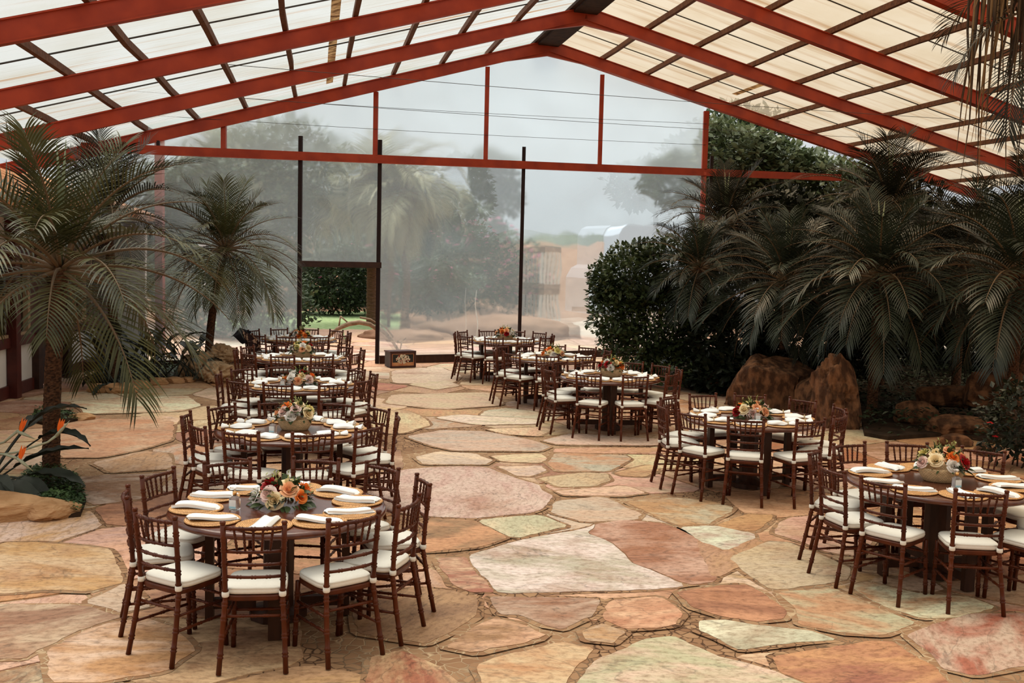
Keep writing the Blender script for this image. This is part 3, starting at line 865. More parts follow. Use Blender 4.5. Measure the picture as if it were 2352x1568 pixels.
patch('lawn', 'lawn', [(640, 782), (760, 779), (880, 781), (905, 758), (880, 715), (690, 715), (480, 720), (420, 770)], -.012)
patch('path', 'path', [(640, 815), (900, 836), (1030, 812), (1090, 795), (1020, 778), (880, 774), (640, 782)], -.014)
patch('path', 'path', [(1230, 790), (1420, 800), (1460, 775), (1420, 745), (1330, 728), (1240, 735)], -.016)

# ------------------------------------------------------------------ chairs
def chair_proto():
    t = thing('dining_chair', 'x', 'chair')
    W_ = M['chair']

    def part(name, fn, mt=W_, parent=t):
        f = MB(); fn(f); return f.build(name, mt, parent)

    # local +Y is the way the sitter faces; the back is at -Y
    def post(f, s):
        P = [Vector((s * .197, -.275, 0)), Vector((s * .183, -.228, .24)), Vector((s * .168, -.195, .44)), Vector((s * .172, -.205, .62)), Vector((s * .180, -.232, .90))]
        f.cane(P, None, .0165, (.12, .24, .36, .455, .54, .63, .73, .83, .90), 10)
        f.lathe([(.001, .925), (.016, .922), (.019, .913), (.016, .905), (.012, .90), (.014, .893)][::-1], 10, 0, (s * .180, -.233, 0))
    for s in (-1, 1): part('back_post', lambda f, s=s: post(f, s))
    for s in (-1, 1): part('front_leg', lambda f, s=s: f.cane(Vector((s * .170, .190, 0)), Vector((s * .160, .170, .43)), .0165, (.2, .4, .6, .8), 10))

    def rail(f, z, y, r, sag, w, nodes):
        f.cane([Vector((w * (i / 3 - 1), y - sag * (1 - (i / 3 - 1) ** 2), z)) for i in range(7)], None, r, nodes, 8)
    part('top_rail', lambda f: rail(f, .880, -.229, .0125, .030, .176, (.15, .3, .5, .7, .85)))
    for z, y in ((.735, -.216), (.655, -.208), (.578, -.202)):
        part('back_rail', lambda f, z=z, y=y: rail(f, z, y, .0105, .024, .170, (.25, .5, .75)))
    for k in range(5):
        x = (k - 2) * .052
        y = lambda x, b: b - .03 * (1 - (x / .176) ** 2)
        part('spindle', lambda f, x=x, y=y: f.cane(Vector((x * .92, y(x, -.213) + .004, .735)), Vector((x * 1.1, y(x, -.229), .88)), .0075, (.33, .5, .67), 6))

    def seat(f):
        rows = []
        for z, g in ((.425, -.006), (.432, 0), (.452, 0), (.458, -.006)):
            ring = []
            for i in range(40):
                q = 2 * math.pi * i / 40
                c, s = math.cos(q), math.sin(q)
                x = (abs(c) ** .38) * (1 if c > 0 else -1); y = (abs(s) ** .38) * (1 if s > 0 else -1)
                wdt = .190 - .016 * (y + 1) / 2
                ring.append((x * (wdt + g), y * (.197 + g) - .008, z))
            rows.append(ring)
        f.add([v for r in rows for v in r], [(j * 40 + i, j * 40 + (i + 1) % 40, (j + 1) * 40 + (i + 1) % 40, (j + 1) * 40 + i) for j in range(3) for i in range(40)], 0, False)
        b = len(f.v) - 160
        f.f.append([b + i for i in range(40)][::-1]); f.m.append(0); f.sm.append(False)
        f.f.append([b + 120 + i for i in range(40)]); f.m.append(0); f.sm.append(False)
    part('seat_frame', seat)

    def cush(f):
        prof = [(.90, .460), (.985, .463), (1.0, .474), (1.0, .482), (.985, .489), (.985, .4905), (1.0, .494), (.96, .503), (.8, .510), (.5, .514), (.0, .516)]
        n = 44; vs = []
        for r, z in prof:
            for i in range(n):
                q = 2 * math.pi * i / n
                c, s = math.cos(q), math.sin(q)
                x = (abs(c) ** .42) * (1 if c > 0 else -1); y = (abs(s) ** .42) * (1 if s > 0 else -1)
                vs.append((x * r * (.193 - .018 * (y + 1) / 2), y * r * .189 - .002, z))
        f.add(vs, [(j * n + i, j * n + (i + 1) % n, (j + 1) * n + (i + 1) % n, (j + 1) * n + i) for j in range(len(prof) - 1) for i in range(n)])
    part('cushion', cush, M['cushion'])
    for s in (-1, 1):
        part('cushion_tie', lambda f, s=s: f.lathe([(.0185, .452), (.0215, .455), (.0225, .468), (.0215, .481), (.0185, .484)], 10, 0, (s * .1685, -.1965, 0)), M['cushion'])
    part('stretcher', lambda f: f.cane(Vector((-.176, -.206, .335)), Vector((.176, -.206, .335)), .0095, (.3, .5, .7), 8))
    for z in (.33, .245): part('stretcher', lambda f, z=z: f.cane(Vector((-.166, .180, z)), Vector((.166, .180, z)), .0095, (.3, .5, .7), 8))
    for s in (-1, 1):
        for z in (.30, .205):
            yb = -.195 - .05 * (.44 - z) / .24
            part('stretcher', lambda f, s=s, z=z, yb=yb: f.cane(Vector((s * .178, yb, z)), Vector((s * .165, .180, z)), .0095, (.3, .5, .7), 8))
    KIDS[t.name] = list(t.children)
    return t


CHAIR = chair_proto()
USED = {}


def copy_thing(proto, name):
    """first use takes the prototype itself; later ones copy it and each of its parts"""
    if name not in USED:
        USED[name] = 1; return proto
    return copy_tree(proto)


SEATS = ['near side centre', 'near side right', 'near right corner', 'right edge, nearer', 'right edge, farther', 'far right corner', 'far side centre', 'far left corner', 'left edge, farther', 'left edge, nearer']


def seat_list(angs):
    """how each place at a table reads from the camera, going round from the nearest one"""
    order = sorted(range(len(angs)), key=lambda i: (angs[i] + 106) % 360)
    out = [''] * len(angs)
    for k, i in enumerate(order): out[i] = SEATS[k]
    return out


# centre, seat angles seen in the photograph, words for the table
TABLES = {
    'T1': ((-1.58, 7.38), [-87, -51, -20, 18, 53, 86, 125, 159, -164, -125], 'front left table'),
    'T2': ((-2.13, 10.55), [-175, -137, -105, -68, -33, 8, 41, 73, 112, 147], 'second left table'),
    'T3': ((-2.76, 14.04), [-172, -128, -92, -55, -23, 18, 51, 83, 117, 150], 'third left table'),
    'T4': ((-3.41, 17.49), [-168, -131, -95, -60, -22, 17, 55, 90, 125, 160], 'fourth left table'),
    'T5': ((-4.15, 21.1), [-160, -125, -92, -55, -20, 15, 52, 88, 124, 162], 'farthest left table'),
    'A': ((3.53, 8.80), [154, -165, -134, -96, -60, -24, 12, 47, 84, 118], 'front right table'),
    'B': ((2.69, 12.08), [-176, 147, -140, -105, -66, -33, 3, 41, 79, 113], 'second right table'),
    'C': ((1.45, 15.87), [167, -154, -112, -74, -36, 0, 33, 66, 100, 133], 'third right table'),
    'D': ((.70, 18.55), [150, -172, -136, -98, -60, -24, 12, 49, 84, 117], 'fourth right table'),
    'E': ((-.16, 21.95), [150, -175, -140, -101, -66, -33, 0, 42, 75, 112], 'farthest right table'),
}
RT = .735


def table_proto():
    t = thing('round_table', 'x', 'table')
    f = MB()
    f.lathe([(.0, .722), (.60, .722), (.70, .722), (.728, .727), (.738, .738), (.738, .752), (.728, .764), (.705, .7695), (.60, .770), (.0, .770)], 72)
    f.build('tabletop', M['table'], t)
    f = MB(); f.lathe([(.0, .0), (.20, .0), (.20, .05), (.105, .07), (.105, .68), (.22, .705), (.22, .722), (.0, .722)], 10, smooth=False)
    f.build('pedestal', M['table_leg'], t)
    for k in range(4):
        a = math.pi / 4 + k * math.pi / 2
        f = MB(); R = Matrix.Rotation(a, 3, 'Z')
        f.box((.46 * math.cos(a), .46 * math.sin(a), .361), (.055, .085, .722), M=R)
        f.box((.30 * math.cos(a), .30 * math.sin(a), .10), (.30, .05, .07), M=R)
        f.build('leg', M['table_leg'], t)
    KIDS[t.name] = list(t.children)
    return t


TABLE = table_proto()


def uv_from(me, fn):
    u = me.uv_layers.new(name='grain')
    for l in me.loops:
        co = me.vertices[l.vertex_index].co
        u.data[l.index].uv = fn(co)
    # keep the seam of the angle clean
    for p in me.polygons:
        us = [u.data[i].uv.x for i in p.loop_indices]
        if max(us) - min(us) > 20:
            for i in p.loop_indices:
                if u.data[i].uv.x < 20: u.data[i].uv.x += 44


def charger_mesh():
    f = MB()
    prof = [(.001, .006)]
    for k in range(13):
        r = .012 + k * .0118
        z = .006 + (.006 if k > 9 else 0) * (k - 9) / 3
        prof += [(r - .004, z + .0012), (r, z + .0042), (r + .004, z + .0012)]
    prof += [(.166, .013), (.169, .008), (.162, .002), (.10, .0), (.001, .0)]
    f.lathe(prof, 64)
    me = f.mesh('charger_plate', M['charger'])
    uv_from(me, lambda c: ((math.atan2(c.y, c.x) / (2 * math.pi) + .5) * 44, math.hypot(c.x, c.y) / .0118 * .5))
    return me


CHARGER = charger_mesh()


def napkin_flat(seed, w=.105, l=.25):
    r = random.Random(seed)
    f = MB(); a, b = r.uniform(-.02, .02), r.uniform(.002, .008)

    def top(u, v, lift):
        x = (u - .5) * l; y = (v - .5) * w
        e = max(abs(u - .5) * 2, abs(v - .5) * 2)
        z = lift * (1 - e ** 8) + b * math.sin(u * 5 + seed) + .004 * math.sin(v * 9 + seed * 2)
        return Vector((x + .012 * math.sin(v * 4 + seed), y + a * math.sin(u * 3.1), .016 + z))
    f.grid(lambda u, v: top(u, v, .020), 16, 10)
    f.grid(lambda u, v: top(1 - u, v, .004) - Vector((0, 0, .004)), 16, 10)
    # folded layers seen on the long side
    for z in (.004, .010):
        f.grid(lambda u, v, z=z: Vector(((u - .5) * l * .98, -w / 2 - .002 + .006 * v * (1 - v) + a * math.sin(u * 3.1), .016 + z + .006 * v + b * math.sin(u * 5 + seed))), 16, 3)
    return f.mesh('napkin', M['napkin'])


def napkin_tied(seed):
    r = random.Random(seed + 50)
    f = MB(); x0 = .055
    ph = r.uniform(0, 6)

    def fn(u, v):
        x = -.13 + .25 * u
        d = abs(x - x0)
        w = .014 + (.052 if x < x0 else .040) * min(1, d / .055) ** .8
        if x < -.09: w *= 1 - .5 * ((-.09 - x) / .04) ** 2
        q = 2 * math.pi * v
        h = .010 + .020 * min(1, d / .07) * (1 - .35 * max(0, (-x - .04) / .09))
        y = math.cos(q) * w * (1 + .12 * math.sin(3 * q + ph + x * 30))
        z = max(0, math.sin(q)) * h * (1 + .22 * math.sin(5 * q + ph)) - max(0, -math.sin(q)) * .003
        return Vector((x, y, .017 + z))
    f.grid(fn, 20, 20)
    for u in (0, 1):
        b = len(f.v); c = Vector((0, 0, 0)); ring = [fn(u, i / 20) for i in range(20)]
        c = sum(ring, Vector()) / 20
        f.add(ring + [c], [(i, (i + 1) % 20, 20) for i in range(20)])
    return f.mesh('napkin', M['napkin'])


def ring_mesh():
    f = MB()
    for i in range(12):
        q = 2 * math.pi * i / 12
        f.lathe([(.0005, -.0055), (.004, -.004), (.0055, 0), (.004, .004), (.0005, .0055)], 6, 0, (.055, math.cos(q) * .019, .026 + math.sin(q) * .014))
    return f.mesh('napkin_ring', M['bead'])


FLAT = [napkin_flat(i) for i in range(4)]
TIED = [napkin_tied(i) for i in range(4)]
RING = ring_mesh()


# ------------------------------------------------------------------ flowers
def rose_mesh(col, seed, full=1.0):
    r = random.Random(seed); f = MB()
    for R, h, n, sp, curl in ((.013, .036, 3, 1.5, 0), (.022, .042, 4, 1.3, .002), (.031, .041, 4, 1.25, .006), (.040, .036, 5, 1.15, .012), (.049 * full, .024, 5, 1.1, .014)):
        a0 = r.uniform(0, 6)
        for k in range(n):
            a = a0 + k * 2 * math.pi / n + r.uniform(-.15, .15)
            s = r.uniform(.92, 1.08)

            def fn(u, v, a=a, s=s):
                q = a + (u - .5) * sp * (1 - .25 * v * v) * (2.4 if R < .02 else 1.35)
                e = abs(u - .5) * 2
                rad = R * s * (.22 + .78 * v ** .65) * (1 + (.10 if curl else 0) * v * v)
                z = h * s * (v ** 1.1) * (1 - .12 * e * e) - curl * v ** 4
                return Vector((math.cos(q) * rad, math.sin(q) * rad, z))
            f.grid(fn, 4, 4)
    return f.mesh('rose', M[col] if col in M else PET[col])


ROSES = {c: [rose_mesh(c, i * 7 + 1, 1 + .1 * i) for i in range(2)] for c in ('red', 'orange', 'peach', 'pink', 'white', 'cream', 'yellow')}


def leaf_shape(f, p, d, up, L, w, fold=.25, m=0, droop=.15, segs=4):
    d = d.normalized(); sd = d.cross(up)
    if sd.length < 1e-3: sd = d.cross(Vector((1, 0, 0)))
    sd.normalize(); n = sd.cross(d)
    vs = []
    for i in range(segs + 1):
        t = i / segs
        c = p + d * (L * t) - Vector((0, 0, 1)) * (droop * L * t * t)
        ww = w * math.sin(math.pi * (.06 + .94 * t) ** .8) if i < segs else 0
        vs += [c + sd * ww + n * (fold * ww), c, c - sd * ww + n * (fold * ww)]
    fs = []
    for i in range(segs):
        b = i * 3
        fs += [(b, b + 1, b + 4, b + 3), (b + 1, b + 2, b + 5, b + 4)]
    f.add(vs, fs, m)


def greens_mesh(seed, n=130, rx=.205, rz=.17, z0=.0):
    r = random.Random(seed); f = MB()
    for i in range(n):
        a = r.uniform(0, 2 * math.pi); e = r.uniform(-.35, 1.3)
        d = Vector((math.cos(a) * math.cos(e), math.sin(a) * math.cos(e), math.sin(e)))
        p = Vector((d.x * rx * .75, d.y * rx * .62, z0 + max(.005, d.z * rz * .75)))
        d2 = (d + Vector((r.uniform(-.5, .5), r.uniform(-.5, .5), r.uniform(-.3, .4)))).normalized()
        big = r.random() < .3
        leaf_shape(f, p, d2, Vector((r.uniform(-.4, .4), r.uniform(-.4, .4), 1)), r.uniform(.07, .10) if big else r.uniform(.04, .07), r.uniform(.018, .026) if big else r.uniform(.007, .012), .25, 0, .25, 3)
    return f.mesh('greenery', M['leaf_mid'])


def spray_mesh(seed, n=18, rx=.165, rz=.17):
    """pale yellow-green filler sprigs"""
    r = random.Random(seed); f = MB()
    for i in range(n):
        a = r.uniform(0, 2 * math.pi); e = r.uniform(.1, 1.4)
        d = Vector((math.cos(a) * math.cos(e), math.sin(a) * math.cos(e), math.sin(e)))
        for k in range(9):
            t = .55 + .06 * k
            p = Vector((d.x * rx * t * 1.1, d.y * rx * .85 * t, d.z * rz * t * 1.1))
            q = (d * .6 + Vector((r.uniform(-1, 1), r.uniform(-1, 1), r.uniform(-.3, 1)))).normalized()
            leaf_shape(f, p, q, Vector((0, 0, 1)), .026, .006, .2, 0, .1, 2)
    return f.mesh('filler_sprig', M['sprig'])


M['sprig'] = mat('yellow green sprig', (.22, .25, .07), .5, .3, (.42, .42, .16), 40, trans=.2)
GREENS = [greens_mesh(i) for i in range(3)]
SPRAYS = [spray_mesh(i) for i in range(3)]


def big_leaf_mesh(seed):
    f = MB(); leaf_shape(f, Vector((0, 0, 0)), Vector((1, 0, .15)), Vector((0, 0, 1)), .13, .030, .3, 0, .25, 6)
    return f.mesh('leaf', M['leaf_dark'])


BIGLEAF = big_leaf_mesh(0)


def bouquet(name_words, loc, cols, seed, lift=0.0, scale=1.0, rz=0.0):
    r = random.Random(seed)
    t = thing('flower_arrangement', name_words, 'flowers', loc, rz, 'flower centrepieces')
    link('greenery', GREENS[seed % 3], t, (0, 0, lift)).scale = (scale,) * 3
    link('filler_sprig', SPRAYS[seed % 3], t, (0, 0, lift + .01)).scale = (scale,) * 3
    n = len(cols)
    for i, c in enumerate(cols):
        # roses over a low dome; listed from the camera side round and upwards
        z = (i + .5) / n
        e = math.asin(min(.98, z)) if i else .15
        a = -math.pi / 2 + i * 2.39996 + r.uniform(-.2, .2)
        d = Vector((math.cos(a) * math.cos(e), math.sin(a) * math.cos(e), math.sin(e)))
        p = Vector((d.x * .155, d.y * .125, lift + .03 + d.z * .105)) * 1.0
        p.x *= scale; p.y *= scale
        o = link('rose', ROSES[c][i % 2], t, p)
        ax = (d + Vector((0, -.15, .25))).normalized()
        o.rotation_euler = ax.to_track_quat('Z', 'Y').to_euler()
        s = scale * r.uniform(.85, 1.12); o.scale = (s, s, s)
    for k in range(5):
        a = r.uniform(0, 6.28)
        o = link('leaf', BIGLEAF, t, (math.cos(a) * .12 * scale, math.sin(a) * .10 * scale, lift + .045))
        o.rotation_euler = (r.uniform(-.5, .5), r.uniform(-.5, .25), a); o.scale = (r.uniform(.8, 1.15),) * 3
    return t


def basket_mesh():
    f = MB()
    f.lathe([(.0, .0), (.105, .0), (.118, .006), (.140, .05), (.152, .09), (.156, .112), (.150, .114), (.140, .10), (.11, .05), (.0, .045)], 48, 0, (0, 0, 0), 1.12, .86)
    me = f.mesh('flower_basket', M['basket'])
    uv_from(me, lambda c: ((math.atan2(c.y, c.x) / (2 * math.pi) + .5) * 44, c.z / .0105 * .5))
    return me


BASKET = basket_mesh()


def bottle_proto():
    t = thing('pump_bottle', 'x', 'bottle')
    f = MB()
    n = 5
    # square glass flask with rounded shoulders
    rows = [(.026, .0), (.030, .003), (.031, .01), (.031, .072), (.029, .082), (.020, .092), (.011, .096), (.011, .105)]
    vs = []
    for rr_, z in rows:
        for i in range(24):
            q = 2 * math.pi * i / 24; c, s = math.cos(q), math.sin(q); pw = .35 if z < .085 else .8
            vs.append((abs(c) ** pw * (1 if c > 0 else -1) * rr_, abs(s) ** pw * (1 if s > 0 else -1) * rr_, z))
    f.add(vs, [(j * 24 + i, j * 24 + (i + 1) % 24, (j + 1) * 24 + (i + 1) % 24, (j + 1) * 24 + i) for j in range(len(rows) - 1) for i in range(24)])
    b = 0
    f.f.append(list(range(24))[::-1]); f.m.append(0); f.sm.append(False)
    f.build('glass_body', M['glass'], t)
    f = MB(); f.box((0, -.0318, .044), (.050, .0015, .056), 0, 0); f.box((0, -.0327, .022), (.050, .0008, .014), 0, 1)
    f.build('paper_label', [M['label'], M['label_blue']], t)
    f = MB(); f.lathe([(.0, .10), (.0135, .10), (.0135, .128), (.0, .128)], 16); f.build('collar', M['gold'], t)
    f = MB(); f.lathe([(.0, .128), (.006, .128), (.006, .140), (.011, .141), (.011, .152), (.0, .153)], 12); f.box((-.014, 0, .148), (.026, .009, .006)); f.build('pump', M['white_plastic'], t)
    KIDS[t.name] = list(t.children)
    return t


BOTTLE = bottle_proto()
BOUQ = {
    'T1': (['cream', 'orange', 'white', 'orange', 'red', 'pink', 'orange', 'pink', 'peach', 'white', 'red', 'cream'], 0, 'red, orange, cream and pink roses'),
    'T2': (['white', 'orange', 'peach', 'cream', 'orange', 'pink', 'yellow', 'orange', 'pink', 'red', 'orange', 'cream'], 1, 'mostly orange and peach roses with one big white rose'),
    'T3': (['peach', 'red', 'orange', 'pink', 'orange', 'white', 'orange', 'red', 'cream', 'orange', 'white', 'red'], 0, 'orange roses and dark red blooms'),
    'T4': (['peach', 'orange', 'white', 'cream', 'peach', 'yellow', 'red', 'orange', 'white', 'peach', 'yellow', 'orange'], 1, 'peach and yellow flowers'),
    'T5': (['orange', 'white', 'peach', 'orange', 'cream', 'white', 'yellow', 'red', 'orange', 'white', 'peach', 'red'], 0, 'orange and white flowers'),
    'A': (['white', 'orange', 'pink', 'red', 'pink', 'cream', 'peach', 'yellow', 'orange', 'red', 'cream', 'peach'], 1, 'yellow and pink flowers with a dark red bloom'),
    'B': (['pink', 'orange', 'red', 'peach', 'orange', 'cream', 'pink', 'orange', 'peach', 'cream', 'yellow', 'peach'], 0, 'peach and orange roses over dark leaves'),
    'C': (['white', 'orange', 'red', 'orange', 'peach', 'red', 'yellow', 'orange', 'cream', 'peach', 'white', 'orange'], 1, 'orange and yellow flowers with red ones at the left'),
    'D': (['white', 'red', 'orange', 'peach', 'orange', 'cream', 'white', 'orange', 'yellow', 'peach', 'orange', 'cream'], 0, 'orange flowers with a red bloom in front'),
    'E': (['red', 'white', 'peach', 'white', 'yellow', 'orange', 'cream', 'red', 'peach', 'white', 'orange', 'cream'], 1, 'white and yellow flowers with a red bloom in the middle'),
}
FOLDED = {'T1', 'A'}
rnd = random.Random(11)
for key, ((cx, cy), angs, words_) in TABLES.items():
    cy *= .98
    t = copy_thing(TABLE, 'table')
    t.location = (cx, cy, 0); t.rotation_euler = (0, 0, rnd.uniform(-.15, .15) - .6)
    tag(t, 'round dark red wooden table laid for ten, the ' + words_, 'table', 'round banquet tables')
    sw = seat_list(angs)
    for i, a in enumerate(angs):
        q = math.radians(a)
        c = copy_thing(CHAIR, 'chair')
        # the chair back stands about a metre from the middle of the table
        rad = 1.0 - .232 + rnd.uniform(-.02, .02)
        c.location = (cx + math.cos(q) * rad, cy + math.sin(q) * rad, 0)
        c.rotation_euler = (0, 0, q + math.pi / 2 + rnd.uniform(-.09, .09))
        tag(c, 'brown wooden chair with white cushion, %s of the %s' % (sw[i], words_), 'chair', 'chairs round the banquet tables')
        pr_ = .545
        qa = q + rnd.uniform(-.05, .05)
        px, py = cx + math.cos(qa) * pr_, cy + math.sin(qa) * pr_
        p = tag(link('charger_plate', CHARGER, None, (px, py, .770)), 'woven charger plate set at the %s of the %s' % (sw[i], words_), 'plate', 'woven charger plates')
        p.rotation_euler = (0, 0, rnd.uniform(0, 6)); p.scale = (1.07, 1.07, 1)
        tied = key not in FOLDED
        n = link('napkin', (TIED if tied else FLAT)[i % 4], None, (px, py, .770))
        # most lie across the view; those in front point to the middle
        rz = rnd.uniform(-.3, .3) + (math.pi if math.cos(q) < 0 and tied else 0)
        if abs(math.sin(q)) > .85: rz = q + rnd.uniform(-.3, .3) if not tied else rz + rnd.uniform(-.7, .7)
        n.rotation_euler = (0, 0, rz)
        tag(n, 'white napkin %s at the %s of the %s' % ('tied in a ring' if tied else 'folded flat', sw[i], words_), 'napkin', 'white napkins')
        n.scale = (1.15,) * 3 if tied else (1.25, .98, 1.1)
        if tied: link('napkin_ring', RING, n)
    cols, bk, fw = BOUQ[key]
    s = 1.0 if key != 'A' else 1.1
    bx, by = cx + .02, cy + .02
    if bk:
        b = tag(link('flower_basket', BASKET, None, (bx, by, .770)), 'pale woven flower basket in the middle of the ' + words_, 'basket', 'woven flower baskets')
        b.scale = (s, s, 1.0)
    bouquet('%s on the %s' % (fw, words_), (bx, by, .770), cols, len(key) * 5 + ord(key[-1]), .105 if bk else .02, s * (1.12 if not bk else 1.05))
    if key in ('T1', 'T2', 'T3', 'A', 'B'):
        dx, dy = {'T1': (-.27, -.13), 'T2': (-.14, -.23), 'T3': (-.16, -.2), 'A': (.03, -.26), 'B': (.02, -.25)}[key]
        b = copy_thing(BOTTLE, 'bottle'); b.location = (cx + dx, cy + dy, .770)
        b.rotation_euler = (0, 0, {'T1': -.25, 'T2': -.2, 'A': .1}.get(key, 0))
        tag(b, 'small clear pump bottle with pale label on the ' + words_, 'bottle', 'pump bottles on the tables')

# ------------------------------------------------------------------ painted chest by the plastic sheet
c0 = atz(887, 845); c1 = atz(946, 843)
w = (c1 - c0).length; t = thing('painted_chest', 'dark wooden chest with a painted blossom tree on its front, below the plastic sheet', 'chest', (c0 + c1) / 2 + Vector((0, .17, 0)), math.atan2((c1 - c0).y, (c1 - c0).x))
hgt = .34
f = MB(); f.box((0, 0, hgt / 2), (w - .02, .32, hgt - .02)); f.build('body', M['panel_black'], t)
for nm, c, d in (('frame_strip', (0, -.16, .018), (w, .035, .036)), ('frame_strip', (0, -.16, hgt - .015), (w, .035, .036)), ('frame_strip', (-w / 2 + .018, -.16, hgt / 2), (.036, .035, hgt)), ('frame_strip', (w / 2 - .018, -.16, hgt / 2), (.036, .035, hgt)), ('lid', (0, .005, hgt + .006), (w + .01, .35, .026))):
    f = MB(); f.box(c, d); f.build(nm, M['frame_wood'], t)
f = MB(); r = random.Random(2)
f.box((0, -.1635, .075), (w - .10, .004, .075), 0, 0)
for s in (-1, 1): f.box((s * (w / 2 - .05), -.1635, hgt / 2), (.014, .004, hgt - .09), 0, 0)
f.box((0, -.1635, hgt - .045), (w - .10, .004, .012), 0, 0)
f.bar((0, -.166, .07), (0, -.166, .16), .018, .004, 2)
for k in range(210):
    a = r.uniform(0, 6.283); q = math.sqrt(r.random())
    x, z = math.cos(a) * q * .165, .185 + math.sin(a) * q * .098
    f.lathe([(.001, .004), (.009, .003), (.012, 0), (.001, -.001)], 6, 1 if r.random() < .8 else 2, (0, 0, 0))
    for i in range(len(f.v) - 24, len(f.v)):
        v = f.v[i]; f.v[i] = (x + v[0], -.167 - v[2], z + v[1])
f.build('painted_front', [M['paint_orange'], M['paint_cream'], M['paint_red']], t)

# ------------------------------------------------------------------ dark cloths over a chair at the far left table
P0 = Vector((-4.35, 16.95, 0))


def cloth(name, pts, nu, nv, amp, mt, label, cat):
    f = MB(); A, B, Cc, D = [Vector(p) for p in pts]

    def fn(u, v):
        p = A.lerp(B, u).lerp(D.lerp(Cc, u), v)
        n = (B - A).cross(D - A).normalized()
        return p + n * (amp * (math.sin(u * 9 + v * 2) * v + .6 * noise.noise(p * 4)))
    f.grid(fn, nu, nv)
    f.grid(lambda u, v: fn(1 - u, v) + Vector((0, .012, 0)), nu, nv)
    return tag(f.build(name, M[mt]), label, cat)


g = lambda x, y, Y: aty(x, y, Y)
cloth('black_cloth', [g(551, 752, 18.2), g(577, 762, 18.0), g(566, 793, 18.0), g(527, 769, 18.1)], 14, 14, .04, 'black_cloth', 'black cloth hanging out to the left of the fourth left table', 'cloth')
cloth('floral_shawl', [g(556, 757, 18.0), g(584, 771, 17.9), g(606, 806, 17.9), g(566, 808, 18.0)], 20, 16, .05, 'shawl', 'dark shawl with pale flowers draped over a chair of the fourth left table', 'shawl')

# ------------------------------------------------------------------ palms
def frond_mesh(name, L, e0, curl, mt, seed, pairs=46, leaf=.30, wid=.0125):
    r = random.Random(seed); f = MB()
    N = 26; pts = []; p = Vector((0, 0, 0)); side = r.uniform(-.12, .12)
    tang = []
    for i in range(N + 1):
        t = i / N; e = e0 - curl * t ** 1.25; a = side * t
        d = Vector((math.cos(e) * math.cos(a), math.cos(e) * math.sin(a), math.sin(e)))
        pts.append(p.copy()); tang.append(d); p = p + d * (L / N)
    f.tube(pts, [.013 * (1 - .85 * i / N) for i in range(N + 1)], 5, 1)
    for k in range(pairs):
        t = .13 + .87 * (k + .5) / pairs
        i = min(int(t * N), N - 1); q = t * N - i
        c = pts[i].lerp(pts[i + 1], q); d = tang[i]
        sv = d.cross(Vector((0, 0, 1)))
        sv = Vector((0, 1, 0)) if sv.length < .1 else sv.normalized()
        up = sv.cross(d)
        ang = math.radians(62 - 34 * t)
        ln = leaf * (.45 + .75 * math.sin(math.pi * (.12 + .80 * t))) * r.uniform(.88, 1.08)
        for s in (-1, 1):
            dd = (d * math.cos(ang) + sv * (s * math.sin(ang)) + up * (.30 + r.uniform(-.12, .12))).normalized()
            w = up.cross(dd).normalized() * wid
            pp = c.copy(); vs = []; S = 4
            for j in range(S + 1):
                ww = (.55, 1.0, .95, .65, 0)[j]
                vs += [pp + w * ww, pp - w * ww]
                pp = pp + dd * (ln / S)
                dd = (dd + Vector((0, 0, -.13 - .08 * t))).normalized()
            f.add(vs, [(2 * j, 2 * j + 1, 2 * j + 3, 2 * j + 2) for j in range(S)], 0)
    return f.mesh(name, [M[mt], M['rachis']])


FR = {}
M['palm_right'] = mat('shaded palm leaflet', (.005, .009, .005), .38, .4, (.044, .058, .034), 2.2, trans=.08)  # like the dark leaflet, a palm leaflet with shade put into its colour
for mt in ('palm_leaf', 'palm_dark', 'palm_right'):
    for c, (e0, cu) in enumerate(((1.42, .55), (1.05, .95), (.70, 1.2), (.25, 1.1), (-.15, .9))):
        for v in range(2):
            FR[mt, c, v] = frond_mesh('frond', 1.0, e0, cu * (1 + .12 * v), mt, c * 10 + v, 32, .30, .0058)


def trunk_part(t, h, r0, r1, lean=(0, 0), seed=0):
    f = MB(); n = 22; rows = int(h / .028); vs = []
    for i in range(rows + 1):
        z = h * i / rows; u = i / rows
        for k in range(n):
            a = 2 * math.pi * k / n + (i % 2) * math.pi / n
            saw = ((i * .5 + (k % 2) * .5) % 1.0)
            r = (r0 + (r1 - r0) * u) * (1 + .17 * saw + .05 * noise.noise(Vector((k * 1.3, i * .9, seed))))
            vs.append((math.cos(a) * r + lean[0] * u * u, math.sin(a) * r + lean[1] * u * u, z))
    f.add(vs, [(i * n + k, i * n + (k + 1) % n, (i + 1) * n + (k + 1) % n, (i + 1) * n + k) for i in range(rows) for k in range(n)], 0, False)
    f.build('trunk', M['trunk'], t)


